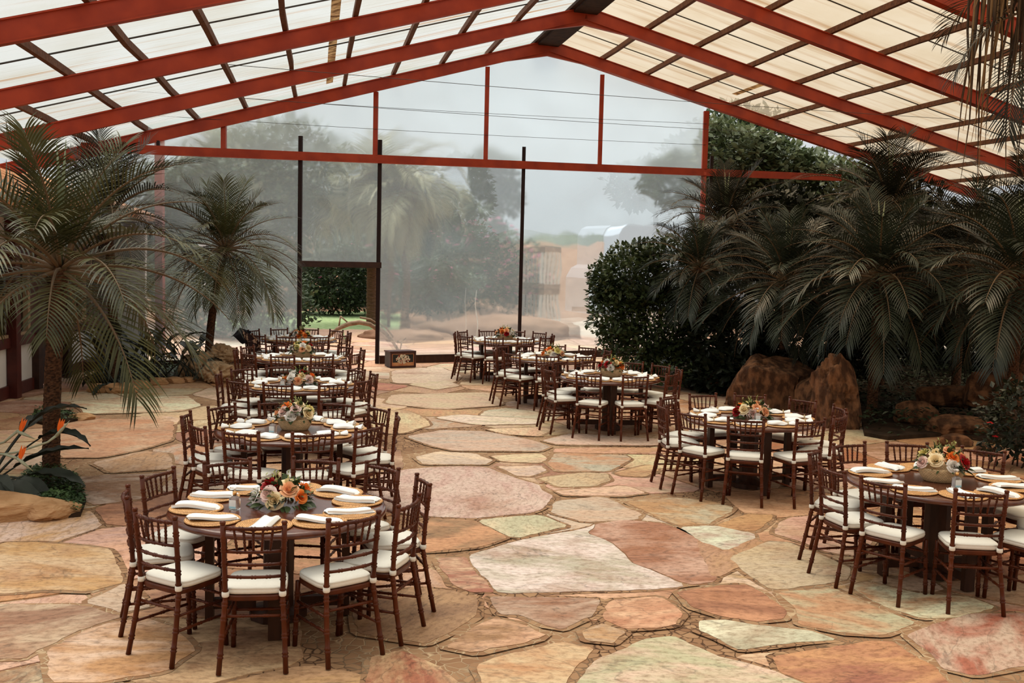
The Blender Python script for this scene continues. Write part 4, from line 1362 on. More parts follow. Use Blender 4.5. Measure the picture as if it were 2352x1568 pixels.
def palm(label, loc, h, L, n, mt='palm_leaf', seed=0, r0=.085, lean=(0, 0), skip=None, spear=True, lo=-.62, group='palms'):
    rr = random.Random(seed)
    t = thing('palm', label, 'palm', loc, 0, group)
    trunk_part(t, h, r0, r0 * .9, lean, seed)
    top = Vector((lean[0], lean[1], h))
    for i in range(n):
        u = (i + .5) / n
        el = math.radians(84) * (1 - u) ** 1.05 + lo * u            # young fronds stand, old ones hang
        cls = 0 if el > 1.2 else 1 if el > .85 else 2 if el > .45 else 3 if el > .0 else 4
        base = (1.42, 1.05, .70, .25, -.15)[cls]
        a = i * 2.39996 + seed + rr.uniform(-.25, .25)
        if skip and skip(a): continue
        o = link('frond', FR[mt, cls, i % 2], t, top + Vector((math.cos(a) * .05, math.sin(a) * .05, .10 * (1 - u) - .05)))
        s = L * rr.uniform(.86, 1.1) * (.82 if cls == 0 else 1)
        o.scale = (s, s * rr.choice((-1, 1)), s)
        o.rotation_euler = Matrix.Rotation(a, 3, 'Z').to_euler()
        o.rotation_mode = 'XYZ'
        o.rotation_euler = (0, base - el, a)
    if spear:
        for k in range(2):
            f = MB(); f.tube([(0, 0, 0), (.02 * (k - .5), .03, L * .4), (.10 * (k - .5), .05, L * .72)], [.022, .028, .003], 6)
            o = f.build('spear_leaf', M['spear'], t, top)
    return t


M['spear'] = mat('pale new palm leaf', (.17, .20, .11), .5, .3, (.26, .29, .17), 5)
p1 = atz(118, 1108)
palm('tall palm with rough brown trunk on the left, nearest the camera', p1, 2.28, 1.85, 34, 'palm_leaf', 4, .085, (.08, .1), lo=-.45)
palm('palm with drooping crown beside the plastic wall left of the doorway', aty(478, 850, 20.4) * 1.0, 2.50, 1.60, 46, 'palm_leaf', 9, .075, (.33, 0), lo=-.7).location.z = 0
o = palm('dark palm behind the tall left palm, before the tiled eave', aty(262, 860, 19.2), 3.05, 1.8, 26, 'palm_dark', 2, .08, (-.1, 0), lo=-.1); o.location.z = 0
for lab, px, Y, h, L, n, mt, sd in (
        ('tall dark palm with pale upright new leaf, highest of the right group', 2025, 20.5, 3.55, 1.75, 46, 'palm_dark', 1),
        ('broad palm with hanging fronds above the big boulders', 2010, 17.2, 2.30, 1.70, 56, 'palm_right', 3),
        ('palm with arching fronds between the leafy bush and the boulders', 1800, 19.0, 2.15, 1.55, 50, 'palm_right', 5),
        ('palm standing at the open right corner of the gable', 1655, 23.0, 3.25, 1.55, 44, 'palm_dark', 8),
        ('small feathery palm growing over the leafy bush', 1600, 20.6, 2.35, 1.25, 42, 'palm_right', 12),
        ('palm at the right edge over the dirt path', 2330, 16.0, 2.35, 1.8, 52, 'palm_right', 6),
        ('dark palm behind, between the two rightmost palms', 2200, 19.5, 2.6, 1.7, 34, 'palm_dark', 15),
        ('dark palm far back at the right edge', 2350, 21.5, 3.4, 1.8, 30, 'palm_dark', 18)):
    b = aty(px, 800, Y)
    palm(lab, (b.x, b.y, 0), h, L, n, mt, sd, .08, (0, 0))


# ------------------------------------------------------------------ leaf masses
def leafmass(f, c, rad, n, size, seed, m=0, shell=.62, ok=None):
    r = random.Random(seed); c = Vector(c)
    for i in range(n):
        z = r.uniform(-.85, 1); a = r.uniform(0, 2 * math.pi); q = math.sqrt(1 - z * z) if abs(z) < 1 else 0
        d = Vector((q * math.cos(a), q * math.sin(a), z))
        k = r.uniform(shell, 1.0) * (1 + .22 * noise.noise(d * 2.3 + c))
        p = c + Vector((d.x * rad[0] * k, d.y * rad[1] * k, d.z * rad[2] * k))
        if ok and not ok(p): continue
        dr = (d * .6 + Vector((r.uniform(-1, 1), r.uniform(-1, 1), r.uniform(-.8, .7)))).normalized()
        sd = dr.cross(Vector((r.uniform(-.6, .6), r.uniform(-.6, .6), 1))).normalized()
        nn = sd.cross(dr); L = size * r.uniform(.7, 1.25); w = L * .30
        f.add([p, p + dr * L * .5 + sd * w - nn * w * .15, p + dr * L, p + dr * L * .5 - sd * w - nn * w * .15], [(0, 1, 2), (0, 2, 3)], m, False)


def stems(t, lobes, base, r=.03, n=5, seed=0):
    rr = random.Random(seed)
    for k in range(n):
        c, rad = rr.choice(lobes)
        f = MB(); e = Vector(c) + Vector((rr.uniform(-.5, .5) * rad[0], rr.uniform(-.5, .5) * rad[1], rr.uniform(-.2, .5) * rad[2]))
        b = Vector(base) + Vector((rr.uniform(-.12, .12), rr.uniform(-.12, .12), 0))
        mid = b.lerp(e, .5) + Vector((rr.uniform(-.15, .15), rr.uniform(-.15, .15), .15))
        f.tube([b, mid, e], [r, r * .8, r * .3], 6)
        f.build('branch', M['wood_twig'], t)


def bush(name, label, cat, lobes, mt, size, base, seed=0, group=None, dens=1.0, blossoms=None, nst=5, r=.03):
    """lobes: (centre, radii, leaf count)"""
    t = thing(name, label, cat, base, 0, group)
    B = Vector(base); f = MB()
    for i, (c, rad, n) in enumerate(lobes): leafmass(f, Vector(c) - B, rad, int(n * dens), size, seed * 31 + i)
    f.build('foliage', M[mt], t)
    stems(t, [(Vector(c) - B, rad) for c, rad, n in lobes], (0, 0, 0), r, nst, seed)
    if blossoms:
        col, cnt, bs = blossoms; rr = random.Random(seed + 5); f = MB()
        for k in range(cnt):
            c, rad, n = rr.choice(lobes)
            z = rr.uniform(-.3, 1); a = rr.uniform(math.pi, 2 * math.pi); q = math.sqrt(1 - z * z)
            p = Vector(c) - B + Vector((q * math.cos(a) * rad[0], q * math.sin(a) * rad[1], z * rad[2]))
            for j in range(5):
                leaf_shape(f, p, Vector((math.cos(j * 1.257), math.sin(j * 1.257) - .4, rr.uniform(-.2, .5))), Vector((0, -.3, 1)), bs, bs * .38, .2, 0, .1, 2)
        f.build('blossom', PET[col], t)
    return t


def lobe(px, py, Y, rx, ry, rz, n):
    return (aty(px, py, Y), (rx, ry, rz), n)


b = aty(1500, 860, 21.3); b.z = 0
bush('leafy_bush', 'big glossy green bush left of the palms, behind the third right table', 'bush', [
    lobe(1450, 640, 21.3, .85, .9, .75, 2300), lobe(1420, 720, 21.2, .6, .8, .7, 1300), lobe(1530, 620, 21.5, .8, .8, .7, 1800), lobe(1500, 740, 21.2, .95, .9, .8, 2300), lobe(1450, 800, 21.0, .6, .7, .45, 900), lobe(1590, 760, 21.2, .8, .8, .9, 1800), lobe(1560, 840, 20.8, .8, .8, .4, 1100), lobe(1395, 660, 21.3, .40, .5, .5, 600)], 'leaf_bush', .12, b, 3, None, 1.25, None, 8)
for k, (lab, lobes, mt, size) in enumerate((
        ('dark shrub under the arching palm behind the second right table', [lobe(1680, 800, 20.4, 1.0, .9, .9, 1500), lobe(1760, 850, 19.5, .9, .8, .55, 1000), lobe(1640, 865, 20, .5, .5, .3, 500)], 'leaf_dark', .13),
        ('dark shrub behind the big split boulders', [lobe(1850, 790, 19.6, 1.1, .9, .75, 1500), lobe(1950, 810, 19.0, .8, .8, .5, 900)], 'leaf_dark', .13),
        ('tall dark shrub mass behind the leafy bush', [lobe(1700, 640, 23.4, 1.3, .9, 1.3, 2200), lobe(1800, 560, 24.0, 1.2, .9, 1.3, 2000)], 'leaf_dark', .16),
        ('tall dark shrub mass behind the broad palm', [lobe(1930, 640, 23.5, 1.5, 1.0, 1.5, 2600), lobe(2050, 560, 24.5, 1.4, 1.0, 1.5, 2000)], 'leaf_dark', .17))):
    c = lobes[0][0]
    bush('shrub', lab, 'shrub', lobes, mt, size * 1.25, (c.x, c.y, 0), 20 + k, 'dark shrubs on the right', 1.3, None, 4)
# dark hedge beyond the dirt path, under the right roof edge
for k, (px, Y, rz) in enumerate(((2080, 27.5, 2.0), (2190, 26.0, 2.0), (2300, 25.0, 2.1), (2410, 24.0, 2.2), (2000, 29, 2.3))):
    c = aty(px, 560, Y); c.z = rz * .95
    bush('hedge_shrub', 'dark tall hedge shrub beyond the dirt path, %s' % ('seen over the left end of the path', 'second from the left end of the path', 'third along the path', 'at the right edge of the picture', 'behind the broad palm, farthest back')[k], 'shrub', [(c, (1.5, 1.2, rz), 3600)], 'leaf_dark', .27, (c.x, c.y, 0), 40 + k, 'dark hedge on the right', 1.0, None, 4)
# planting beds: soil and low leaf cover
def bed(name, px, n, size, h, mt, label, seed, lift=.03):
    g = [atz(x, y) for x, y in px]
    f = MB(); f.add([(p.x, p.y, lift) for p in g] + [(p.x, p.y, -.01) for p in g], [tuple(range(len(g)))] + [(i, (i + 1) % len(g), len(g) + (i + 1) % len(g), len(g) + i) for i in range(len(g))], 0, False)
    struct(f.build('ground', M['soil']))
    xs, ys = [p.x for p in g], [p.y for p in g]; r = random.Random(seed); f = MB(); c = 0; poly = [(p.x, p.y) for p in g]
    while c < n:
        p = (r.uniform(min(xs), max(xs)), r.uniform(min(ys), max(ys)))
        if not inside(p, poly): continue
        c += 1
        e = min(math.hypot(p[0] - (a[0] + (b[0] - a[0]) * t), p[1] - (a[1] + (b[1] - a[1]) * t)) for a, b in zip(poly, poly[1:] + poly[:1]) for t in (0, .25, .5, .75))
        z = lift + h * min(1, .25 + e / .25) * r.uniform(.25, 1.0) * (.7 + .5 * noise.noise(Vector((p[0] * 1.5, p[1] * 1.5, seed))))
        a = r.uniform(0, 6.283)
        leaf_shape(f, Vector((p[0], p[1], z)), Vector((math.cos(a), math.sin(a), r.uniform(-.1, .9))), Vector((r.uniform(-.3, .3), r.uniform(-.3, .3), 1)), size * r.uniform(.7, 1.3), size * .32, .2, 0, .2, 2)
    o = f.build(name, M[mt]); tag(o, label, 'ground cover', None, 'stuff')


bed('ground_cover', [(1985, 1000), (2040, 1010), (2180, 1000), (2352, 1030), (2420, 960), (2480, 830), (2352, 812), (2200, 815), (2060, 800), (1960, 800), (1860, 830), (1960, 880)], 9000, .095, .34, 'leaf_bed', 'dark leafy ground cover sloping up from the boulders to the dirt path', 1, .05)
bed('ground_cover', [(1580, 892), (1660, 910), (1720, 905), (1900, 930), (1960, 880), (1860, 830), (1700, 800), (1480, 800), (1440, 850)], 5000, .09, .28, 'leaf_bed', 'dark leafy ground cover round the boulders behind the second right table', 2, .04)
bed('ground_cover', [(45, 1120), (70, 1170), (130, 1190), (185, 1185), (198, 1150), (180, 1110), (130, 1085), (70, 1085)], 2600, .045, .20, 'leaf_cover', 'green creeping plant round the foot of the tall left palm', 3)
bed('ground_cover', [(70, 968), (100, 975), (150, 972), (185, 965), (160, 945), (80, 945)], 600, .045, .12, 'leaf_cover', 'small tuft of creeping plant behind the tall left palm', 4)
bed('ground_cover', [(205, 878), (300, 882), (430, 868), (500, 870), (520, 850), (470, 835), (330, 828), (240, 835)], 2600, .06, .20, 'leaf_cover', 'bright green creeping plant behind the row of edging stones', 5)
patch('path', 'path', [(2060, 800), (2200, 815), (2352, 825), (2700, 850), (2700, 790), (2352, 775), (2070, 752)], .02)


# ------------------------------------------------------------------ rocks
def rock(name, label, cat, c, rad, mt, seed, amp=.25, pits=0.0, rz=0.0, group=None, sub=5, flat=0.0):
    import bmesh
    rr = random.Random(seed * 13); cuts = []
    for _ in range(0 if pits or cat == 'mound' else 13):
        z = rr.uniform(-.3, 1); a = rr.uniform(0, 6.283); q = math.sqrt(1 - z * z)
        cuts.append((Vector((q * math.cos(a), q * math.sin(a), z)), rr.uniform(.62, .86)))
    bm = bmesh.new(); bmesh.ops.create_icosphere(bm, subdivisions=sub, radius=1)
    o = Vector((seed * 3.7, seed * 1.3, seed * 2.1))
    for v in bm.verts:
        d = v.co.normalized()
        k = 1 + amp * noise.noise(d * 1.3 + o) + amp * .5 * noise.noise(d * 3.1 + o) + amp * .28 * noise.noise(d * 8 + o)
        k += amp * .14 * noise.noise(d * 17 + o)
        k += amp * .30 * abs(noise.noise(Vector((d.x * 1.5, d.y * 1.5, d.z * 7)) + o))     # bedding
        k -= amp * (.2 if cuts else .55) * abs(noise.noise(d * 2.2 + o * 1.7)) + amp * .30 * abs(noise.noise(d * 5.0 + o * 2.3))
        if pits:
            q = noise.noise(d * 3.6 + o * 2); k -= pits * max(0, q - .12) * 1.6
            q = noise.noise(d * 6.5 + o * 3); k -= pits * .7 * max(0, q - .2)
        p = d * k
        for n_, h_ in cuts:
            e = p.dot(n_) - h_ * (1 + .05 * noise.noise(p * 4 + o))
            if e > 0: p = p - n_ * (e * .9)
        if flat: p.z = max(min(p.z, flat), -1)
        v.co = Vector((p.x * rad[0], p.y * rad[1], p.z * rad[2]))
    me = bpy.data.meshes.new(name); bm.to_mesh(me); bm.free()
    me.materials.append(M[mt])
    for p in me.polygons: p.use_smooth = not cuts
    ob = link(name, me, None, c); ob.rotation_euler = (0, 0, rz)
    return tag(ob, label, cat, group)


def base(px, py, dz=0.0, dy=0.0):
    p = atz(px, py); p.y += dy; p.z = dz
    return p


GB = 'boulders of the right bed'
rock('boulder', 'large sloping brown boulder behind the second right table', 'boulder', base(1795, 945, .30, .65), (1.0, .75, .74), 'rock_brown', 1, .36, 0, .3, GB, flat=.95)
rock('boulder', 'tall split reddish boulder at the right of the second right table', 'boulder', base(1935, 985, .45, .35), (.42, .40, .78), 'rock_brown', 4, .34, 0, .2, GB)
rock('boulder', 'small slanting tan boulder behind the third right table', 'boulder', base(1655, 903, .12, .3), (.32, .3, .34), 'rock_brown', 6, .25, 0, .8, GB)
rock('boulder', 'dark boulder wedged between the sloping and the split boulder', 'boulder', base(1890, 960, .25, .6), (.40, .35, .42), 'rock_brown', 9, .28, 0, .1, GB)
for i, (px, py, rx, ry, rz, dz, lab) in enumerate(((2120, 985, .42, .30, .26, .18, 'tan layered rock left of the stacked brown rocks'), (2215, 985, .60, .35, .20, .42, 'long flat brown rock on top of the stack in the right bed'), (2225, 1005, .62, .36, .20, .15, 'long flat brown rock low in the stack in the right bed'), (2215, 1030, .28, .2, .12, .06, 'small flat brown rock in front of the stack in the right bed'), (2330, 1000, .62, .45, .36, .62, 'orange brown rock at the right edge above the stack'), (2285, 1052, .22, .18, .12, .05, 'small pale rock at the foot of the red flowered plant'))):
    rock('boulder', lab, 'boulder', base(px, py, dz, .3 + (.5 if i in (1, 4) else 0)), (rx, ry, rz), 'rock_brown', 20 + i, .20, 0, .1 * i - .2, GB, 4, .85)
for i, (px, py, rx, rz, Y, lab) in enumerate(((505, 825, .28, .20, .28, 'pitted tan rock knob at the top of the left rock group'), (470, 850, .42, .34, .12, 'pitted tan rock in the middle of the left rock group'), (490, 875, .36, .24, .0, 'pitted tan rock with a dark hollow at the front of the left rock group'), (430, 850, .24, .26, .18, 'rounded tan rock at the left of the left rock group'), (530, 858, .22, .16, .1, 'small pitted tan rock beside the third left table'))):
    p = base(px, 872 if i != 2 else 880, {0: .46, 1: .24, 2: .16, 3: .18, 4: .16}[i], .25)
    rock('pitted_rock', lab, 'rock', p, (rx, rx * .8, rz), 'rock_tan', 40 + i, .30, .55, i * 1.1, 'pitted tan rocks', 5)
for i, (px, py, rx, rz, lab) in enumerate(((222, 902, .22, .11, 'leftmost orange edging stone below the paddle leaves'), (268, 903, .30, .13, 'large orange edging stone, second from the left'), (318, 893, .20, .11, 'rounded edging stone in the middle of the row'), (355, 884, .20, .09, 'flat edging stone, third from the right'), (395, 880, .24, .08, 'long flat edging stone, second from the right'), (430, 878, .14, .07, 'small edging stone beside the pitted rocks'))):
    rock('edging_stone', lab, 'rock', base(px, py, rz * .6, .12), (rx, .15, rz), 'rock_edge', 60 + i, .22, 0, .1, 'edging stones of the left bed', 4, .8)
rock('flat_rock', 'broad flat orange rock at the left edge under the paddle leaf', 'rock', base(-5, 1195, .08, .2), (.48, .36, .16), 'rock_edge', 71, .22, 0, .1, None, 5, .7)
rock('flat_rock', 'flat orange rock between the paddle leaf and the creeping plant', 'rock', base(105, 1192, .07, .12), (.26, .24, .12), 'rock_edge', 75, .2, 0, .4, None, 5, .75)
rock('flat_rock', 'small flat orange rock behind the tall left palm', 'rock', base(180, 965, .03, .1), (.22, .16, .08), 'rock_edge', 77, .2, 0, .4, None, 4, .7)


# ------------------------------------------------------------------ bird of paradise plants
def paddle_leaf(t, p, a, el, stalk, L, w, bend=.9, mt='paddle'):
    f = MB(); p = Vector(p); h = Vector((math.cos(a), math.sin(a), 0)); pts = []
    q = p.copy(); e = el
    for i in range(9):
        pts.append(q.copy()); d = h * math.cos(e) + Vector((0, 0, math.sin(e))); q = q + d * (stalk / 8); e -= .05 * bend
    f.tube(pts, [.016 - .001 * i for i in range(9)], 6)
    sd = Vector((-h.y, h.x, 0)); n = 14; vs = []
    q = pts[-1].copy()
    for i in range(n + 1):
        u = i / n
        d = h * math.cos(e) + Vector((0, 0, math.sin(e))); up = sd.cross(d)
        ww = w * (math.sin(math.pi * min(1, .04 + .96 * u) ** .75) ** .8) if i < n else 0
        wig = .010 * math.sin(i * 2.1)
        vs += [q + sd * ww + up * (abs(ww) * -.28 + wig), q + sd * ww * .5 + up * (ww * -.05), q + up * .004, q - sd * ww * .5 + up * (ww * -.05), q - sd * ww + up * (abs(ww) * -.28 - wig)]
        q = q + d * (L / n); e -= bend * .10
    f.add([tuple(v) for v in vs], [(i * 5 + k, i * 5 + k + 1, i * 5 + k + 6, i * 5 + k + 5) for i in range(n) for k in range(4)], 0)
    return f.build('leaf', M[mt], t)


def bop_flower(t, pts, tip, open_=1):
    f = MB(); f.tube(pts, [.011] * (len(pts) - 1) + [.014], 6); f.build('flower_stalk', M['bop_beak'], t)
    p = Vector(pts[-1]); d = Vector(tip).normalized()
    f = MB(); f.tube([p, p + d * .08, p + d * .20], [.018, .016, .001], 6); fl = f.build('flower', M['bop_beak'], t)
    f = MB()
    for k, e in enumerate((-.25, .1, .4)):
        leaf_shape(f, p + d * .03, Vector((d.x * .35 + e * .5, d.y * .3, .9)), Vector((0, -1, .2)), .15, .016, .5, 0, -.02, 5)
    f.build('petal', M['bop'], fl)


L1 = aty(-30, 1150, 10.6); L1.z = 0.05
t = thing('bird_of_paradise_plant', 'dark paddle leaved plant with orange bird flowers at the left edge', 'plant', L1)
for a, el, st, L, w, bd in ((.05, .95, .75, .55, .12, 1.0), (-.5, .65, .55, .8, .15, 1.9), (.35, 1.15, .75, .6, .12, .8), (-1.0, .7, .5, .8, .15, 1.5), (-.15, .42, .5, .62, .14, .5), (2.2, 1.2, .7, .6, .12, .8), (1.2, 1.0, .7, .6, .12, .9), (-1.7, .9, .6, .6, .13, 1.0), (.15, .75, .35, .75, .13, .45)):
    paddle_leaf(t, (0, 0, 0), a, el, st, L, w, bd)
paddle_leaf(t, (.12, -.25, .02), -.55, .75, .34, .95, .15, 1.75)
rel = lambda px, py, Y: tuple(aty(px, py, Y) - L1)
for pts, tip in (([rel(-40, 1030, 10.4), rel(10, 1015, 10.3), rel(40, 990, 10.2)], (.9, -.1, -.35)), ([rel(-40, 1050, 10.3), rel(40, 1038, 10.2), rel(110, 1015, 10.1), rel(130, 1000, 10.1)], (.6, 0, .7)), ([rel(-20, 1040, 10.2), rel(10, 1043, 10.1), rel(40, 1052, 10.0)], (.8, -.1, -.6))):
    bop_flower(t, pts, tip)
L2 = aty(275, 850, 19.2); L2.z = .05
t = thing('bird_of_paradise_plant', 'tall dark paddle leaved plant in the bed before the white column', 'plant', L2)
r = random.Random(4)
for k in range(20): paddle_leaf(t, (r.uniform(-.2, .6), r.uniform(-.2, .2), 0), r.uniform(-3.1, 3.1), r.uniform(.95, 1.5), r.uniform(.45, .95), r.uniform(.4, .6), r.uniform(.07, .10), r.uniform(.2, .9), 'paddle')
L3 = aty(265, 868, 18.5); L3.z = .05
t = thing('bird_of_paradise_plant', 'low spreading plant with grey green paddle leaves behind the edging stones', 'plant', L3)
for k in range(17): paddle_leaf(t, (r.uniform(-.12, .12), r.uniform(-.1, .1), 0), k * .75, r.uniform(.35, 1.1), r.uniform(.2, .45), r.uniform(.38, .52), r.uniform(.055, .08), r.uniform(.5, 1.0), 'paddle')
L4 = aty(395, 850, 19.8); L4.z = .05
t = thing('bird_of_paradise_plant', 'dark leafy plant under the second left palm, behind the pitted rocks', 'plant', L4)
for k in range(24): paddle_leaf(t, (r.uniform(-.5, .5), r.uniform(-.2, .3), 0), r.uniform(-3.1, 3.1), r.uniform(.7, 1.4), r.uniform(.35, .7), r.uniform(.4, .6), r.uniform(.07, .10), r.uniform(.3, 1.0), 'paddle')
# silver rosette and red-flowered plant in the right bed
for (px, py, s, lab) in ((2062, 962, .28, 'silver grey spiky rosette left of the stacked brown rocks'), (2085, 945, .20, 'smaller silver grey rosette just above the first one')):
    c = base(px, py, .18, .3); t = thing('silver_rosette', lab, 'plant', (c.x, c.y, .05)); f = MB(); r = random.Random(px)
    for k in range(40):
        a = r.uniform(0, 6.28); leaf_shape(f, Vector((0, 0, .12)), Vector((math.cos(a), math.sin(a), r.uniform(.1, 1.3))), Vector((0, 0, 1)), s * r.uniform(.7, 1.2), .012, .2, 0, .7, 5)
    f.build('leaves', M['silver'], t); f = MB(); f.tube([(0, 0, 0), (0, 0, .14)], .02, 6); f.build('stem', M['wood_twig'], t)
c = aty(2345, 1050, 13.4)
bush('flowering_plant', 'dark feathery plant with small red flowers at the right edge', 'plant', [(Vector((c.x, c.y, .55)), (.55, .4, .55), 1100), (Vector((c.x + .4, c.y - .3, .4)), (.45, .4, .4), 600)], 'leaf_dark', .10, (c.x, c.y, 0), 66, None, 1.0, ('red', 10, .045), 4, .012)

# ------------------------------------------------------------------ dry strands and a dead frond hanging at the top right
H0 = aty(2330, -60, 10.2)
t = thing('hanging_dry_frond', 'dry frond with long hanging strands at the top right corner', 'frond', H0)
r = random.Random(8)
for k in range(58):
    x0 = r.uniform(-.36, .34); z1 = -r.choice((.5, .8, 1.2, 1.6, 1.9)) * r.uniform(.7, 1.05); y = r.uniform(-.25, .25)
    f = MB(); sw = r.uniform(-.16, .10)
    f.tube([(x0, y, .25), (x0 + sw * .2, y, z1 * .35), (x0 + sw * .6 + r.uniform(-.03, .03), y, z1 * .7), (x0 + sw, y, z1)], [.015 * (1.6 if k % 7 == 0 else 1), .012, .007, .002], 5)
    f.build('strand', M['strand_tan' if k % 3 == 0 else 'strand_dark'], t)
for k in range(7):
    o = link('frond', FR['palm_dark', 3 + k % 2, k % 2], t, (.25, 0, .1 - .2 * k)); o.rotation_euler = (0, .3 + .1 * k, 2.2 + k * .55); o.scale = (1.15, 1.15, 1.15)
f = MB(); f.tube([(.4, 0, .5), (.3, 0, -.4), (.38, .1, -1.4), (.5, .1, -2.6)], [.07, .06, .05, .04], 8)
f.build('stem', M['strand_dark'], t)

# ------------------------------------------------------------------ garden outside the plastic
def tree(label, px, Y, z, lobes, mt='leaf_out', size=.3, r=.12, seed=0, group='trees outside', ok=None):
    b = aty(px, 700, Y); B = Vector((b.x, b.y, 0)); t = thing('garden_tree', label, 'tree', B, 0, group)
    f = MB()
    for i, (dx, dy, dz, rx, rz, n) in enumerate(lobes): leafmass(f, (dx, dy, dz), (rx, rx * .8, rz), n, size, seed * 17 + i, ok=(lambda p: ok(p + B)) if ok else None)
    f.build('foliage', M[mt], t)
    f = MB(); f.tube([(0, 0, 0), (.1, 0, z * .4), (-.05, 0, z * .8)], [r, r * .8, r * .5], 8); f.build('trunk', M['fibre'], t)
    return t


tree('tall dark tree beyond the plastic, left of the doorway posts', 560, 33, 5, [(0, 0, 3.6, 1.9, 2.6, 2600), (1.2, .5, 5.0, 1.5, 1.5, 1500), (-1.6, 0, 3.2, 1.6, 2.2, 1800)], 'leaf_out', .26, .15, 1)
tree('leafy tree beyond the plastic at the far left', 420, 34, 5, [(0, 0, 3.4, 1.8, 1.4, 1800), (-1.5, 0, 3.6, 1.6, 1.4, 1500), (-.5, 0, 1.8, 1.5, 1.6, 1200)], 'leaf_out', .28, .15, 2)
for _k, (_px, _z, _w) in enumerate(((430, 5.2, 'behind the crown of the second left palm'), (590, 7.6, 'behind the left door post'), (745, 7.4, 'above the doorway'), (890, 6.4, 'right of the door posts'), (985, 5.2, 'farthest right of the row'))):
    tree('dense tall garden tree far beyond the plastic, ' + _w, _px, 49, _z, [(0, 0, _z * .70, 2.0, _z * .30, 1700), (.9, .4, _z * .45, 2.0, _z * .33, 1500), (-1.0, .2, _z * .40, 1.9, _z * .34, 1500), (0, -.4, 1.0, 2.2, 1.2, 1200)], 'leaf_out', .34, .2, 30 + _k)
tree('distant tree with hanging foliage beyond the middle sheet', 1068, 52, 5, [(0, 0, 5.9, 1.1, 1.2, 1500), (.5, 0, 5.0, .8, 1.0, 800), (-.5, .3, 6.6, .7, .6, 500)], 'leaf_out', .30, .12, 3)
tree('dim tree beyond the plastic, above the pale van', 1500, 48, 6, [(0, 0, 5.6, 2.2, 1.2, 2600), (1.8, 0, 6.4, 2.2, 1.6, 2600), (3.6, 0, 7.2, 2.4, 2.4, 3000)], 'leaf_out', .34, .2, 4)
tree('bright leafy tree seen through the open right corner of the gable', 1745, 31.5, 4.5, [(-.9, 0, 5.4, 1.5, 1.5, 4200), (.4, .3, 5.0, 1.6, 1.5, 4200), (1.8, 0, 4.4, 1.6, 1.6, 3600), (3.2, 0, 3.8, 1.6, 1.4, 2600), (-.6, 0, 3.6, 1.5, 1.5, 2200), (1.2, .3, 3.0, 1.8, 1.5, 2200)], 'leaf_mango', .24, .14, 5, ok=lambda p: p.z < 6.55 - .31 * (p.x - 5.74))
tree('dark shade tree outside the right side of the roof', 2500, 30, 6, [(0, 0, 2.6, 3.2, 2.4, 3500), (2.5, -4, 2.6, 3.2, 2.3, 3000), (4, -9, 2.6, 3.2, 2.3, 2500)], 'leaf_dark', .4, .25, 6)  # added beyond the roof edge to block the open sky on the right
for k, (px, Y, lab, lobes) in enumerate(((765, 41, 'dense hedge shrub seen through the open doorway', [(0, 0, 1.4, 1.4, 1.7, 2600), (-1.1, .2, 1.2, 1.1, 1.4, 1500), (1.0, .3, 1.1, 1.0, 1.4, 1300), (0, 1.2, 1.6, 2.0, 1.9, 3200)]), (940, 40, 'dark round shrub beyond the plastic right of the doorway', [(0, 0, 1.3, 1.3, 1.3, 1800), (1.0, 0, 1.0, .9, 1.0, 900)]), (1060, 43, 'wide flowering hedge beyond the middle of the plastic', [(0, 0, 1.8, 1.6, 1.7, 2000), (1.5, 0, 1.6, 1.3, 1.5, 1500), (-1.2, 0, 2.2, 1.0, 1.3, 1000), (.4, 0, 3.0, 1.0, .8, 800)]), (1150, 42, 'pink flowering shrub beyond the plastic beside the pale crates', [(0, 0, 1.4, 1.0, 1.3, 1300), (.6, 0, 1.0, .7, 1.0, 700)]), (640, 30, 'low shrub beyond the plastic left of the doorway', [(0, 0, .9, 1.1, 1.1, 1300), (-1.6, 0, .8, 1.2, 1.0, 1100), (-2.6, .5, 1.2, 1.2, 1.5, 1500), (-.9, .8, 1.4, 1.2, 1.3, 1300)]))):
    b = aty(px, 720, Y); B = Vector((b.x, b.y, 0))
    bush('garden_shrub', lab, 'shrub', [(B + Vector((dx, dy, dz)), (rx, rx * .8, rz), n) for dx, dy, dz, rx, rz, n in lobes], 'leaf_out', .17, B, 80 + k, 'garden shrubs outside', 1.0, ('magenta' if k != 4 else 'pink', (10, 14, 60, 60, 10)[k], .10), 5, .03)
M['palm_out'] = mat('pale garden palm leaflet', (.13, .135, .065), .5, .3, (.34, .31, .17), 2, trans=.2)
FR['out', 0] = frond_mesh('frond', 1.0, .9, 2.2, 'palm_out', 71, 36, .30, .008)
FR['out', 1] = frond_mesh('frond', 1.0, .2, 1.6, 'palm_out', 72, 36, .30, .008)
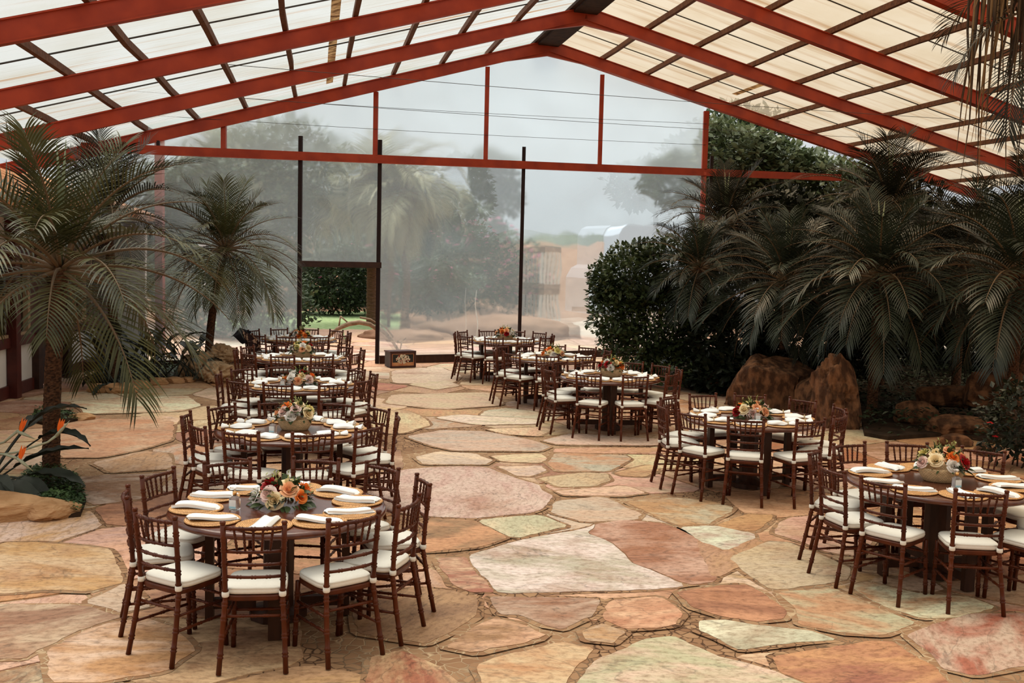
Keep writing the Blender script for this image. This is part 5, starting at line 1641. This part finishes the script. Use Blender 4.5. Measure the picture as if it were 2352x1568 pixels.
for lab, px, Y, h, L, sd in (('garden palm with brown fibrous trunk beside the doorway, outside', 853, 36.5, 4.6, 2.8, 1), ('garden palm with pale hanging fronds just right of the door post, outside', 902, 35.5, 4.4, 2.4, 2), ('garden palm beyond the left posts with pale fronds', 500, 37, 5.0, 2.8, 3)):
    b = aty(px, 720, Y); t = thing('garden_palm', lab, 'palm', (b.x, b.y, 0), 0, 'palms outside'); rr = random.Random(sd)
    f = MB(); n = 14; rows = int(h / .06); vs = []
    for i in range(rows + 1):
        for k in range(n):
            q = 2 * math.pi * k / n; rad = .17 * (1 + .10 * (i % 2) + .06 * noise.noise(Vector((k, i * .7, sd))))
            vs.append((math.cos(q) * rad, math.sin(q) * rad, h * i / rows))
    f.add(vs, [(i * n + k, i * n + (k + 1) % n, (i + 1) * n + (k + 1) % n, (i + 1) * n + k) for i in range(rows) for k in range(n)], 0, False)
    f.build('trunk', M['fibre'], t)
    for i in range(26):
        o = link('frond', FR['out', i % 2], t, (0, 0, h)); u = i / 26
        o.rotation_euler = (0, -.7 + 1.5 * u, i * 2.4); s = L * rr.uniform(.85, 1.1); o.scale = (s, s, s)
# earth bank and mound
def mound(name, label, c, rad, mt, seed):
    o = rock(name, label, 'mound', c, rad, mt, seed, .15, 0, 0, None, 4); return o


b = aty(1110, 760, 33); mound('earth_mound', 'brown earth mound beyond the plastic behind the farthest right table', (b.x, b.y, .1), (2.6, 1.5, .62), 'earth', 3)
b = aty(930, 745, 31); mound('earth_mound', 'low earth mound beyond the plastic behind the chest', (b.x, b.y, 0), (1.2, .8, .32), 'earth', 5)
f = MB()
f.grid(lambda u, v: Vector((-40 + 95 * u, 62 + 4 * math.sin(u * 9) + 10 * v, -.1 + 3.2 * v ** .7 + .5 * noise.noise(Vector((u * 14, v * 3, 2))))), 60, 8)
o = f.build('earth_bank', M['earth']); struct(o)
f = MB()
f.grid(lambda u, v: Vector((-120 + 260 * u, 118 + 10 * v, -.1 + (4.4 + 2.0 * noise.noise(Vector((u * 9, 0, 5))) + 1.2 * noise.noise(Vector((u * 40, 3, 5)))) * v)), 160, 6)
o = f.build('hills', M['leaf_out']); struct(o)

# pale van behind the bush
b = aty(1352, 720, 38); t = thing('van', 'pale blue van parked outside behind the leafy bush', 'van', (b.x, b.y, 0), math.radians(20))
def box_round(f, x0, x1, y0, y1, z0, z1, r=.18, m=0):
    prof = [(x0, z0), (x1, z0), (x1, z1 - r), (x1 - r * .4, z1 - r * .3), (x1 - r, z1), (x0 + r, z1), (x0 + r * .4, z1 - r * .3), (x0, z1 - r)]
    n = len(prof)
    f.add([(x, y0, z) for x, z in prof] + [(x, y1, z) for x, z in prof], [tuple(range(n)), tuple(range(2 * n - 1, n - 1, -1))] + [(i, n + i, n + (i + 1) % n, (i + 1) % n) for i in range(n)], m, False)


f = MB(); box_round(f, .35, 7.0, -.2, 2.0, .55, 3.6, .35); f.build('body', M['van'], t)
f = MB(); box_round(f, -.1, 1.2, -.15, 1.95, .45, 2.2, .5); f.build('cab', M['van'], t)
f = MB(); f.box((.8, -.17, 1.65), (.8, .06, .6)); f.build('side_window', M['pane'], t)
f = MB(); f.box((3, -.16, .62), (7.4, .12, .16)); f.build('bumper_strip', M['tyre'], t)
for x in (.75, 5.6):
    f = MB()
    for y in (-.22, 1.75):
        vs = [];
        for rr_, yy in ((.0, -.02), (.26, -.02), (.30, 0), (.48, .0), (.52, .05), (.52, .25), (.48, .30), (.0, .3)):
            for k in range(24): q = 2 * math.pi * k / 24; vs.append((x + rr_ * math.cos(q), y + yy, .52 + rr_ * math.sin(q)))
        f.add(vs, [(i * 24 + k, i * 24 + (k + 1) % 24, (i + 1) * 24 + (k + 1) % 24, (i + 1) * 24 + k) for i in range(7) for k in range(24)])
        if y < 0: f.build('wheel', M['tyre'], t); f = MB()
# pale crates
for k, z in enumerate((0, 1.38)):
    b = aty(1222, 735, 36)
    t = thing('slatted_crate', 'pale slatted crate beyond the plastic, %s of the two' % ('lower' if k == 0 else 'upper'), 'crate', (b.x, b.y, z + .02))
    for i in range(6):
        for y in (-.3, .3):
            f = MB(); f.box((-.30 + i * .12, y, .68), (.07, .03, 1.05)); f.build('slat', M['crate'], t)
    for zz in (.06, 1.26):
        f = MB(); f.box((0, 0, zz), (.74, .66, .20)); f.build('frame', M['arch'], t)
# bent branch arch and sapling
t_ = [(755, 772), (775, 755), (800, 744), (825, 740), (850, 745), (875, 762), (892, 782), (904, 800), (910, 812)]
A = [aty(x, y, 26.6 + i * .05) for i, (x, y) in enumerate(t_)]
t = thing('branch_arch', 'bent branch arch of rough wood standing in the doorway and behind the plastic', 'arch', (A[-1].x, A[-1].y, 0))
O = Vector((A[-1].x, A[-1].y, 0)); A = [p - O for p in A]; A[-1].z = 0.0
f = MB(); f.tube(A, [.035, .05, .06, .06, .055, .05, .045, .04, .035], 8); f.build('bent_branch', M['arch'], t)
f = MB(); f.tube([p + Vector((0, .1, .12)) for p in A[3:7]], .03, 6); f.build('twig', M['arch'], t)
for a, b_ in (((778, 752), (782, 726)), ((782, 726), (803, 744)), ((895, 780), (915, 781)), ((915, 781), (910, 803)), ((915, 781), (924, 772))):
    f = MB(); f.tube([aty(*a, 26.7) - O, aty(*b_, 26.7) - O], [.022, .016], 6); f.build('twig', M['arch'], t)
b = aty(1068, 770, 31); t = thing('sapling', 'thin pale sapling standing on the earth mound outside', 'sapling', (b.x, b.y, 0))
f = MB(); f.tube([(0, 0, 0), (.03, 0, .5), (-.02, 0, 1.1), (0, 0, 1.5)], [.03, .025, .02, .015], 6); f.build('stem', M['crate'], t)
f = MB(); leafmass(f, (0, 0, 1.7), (.3, .3, .28), 260, .10, 3); f.build('crown', M['leaf_out'], t)
# the prototypes were placed as the first of their kind
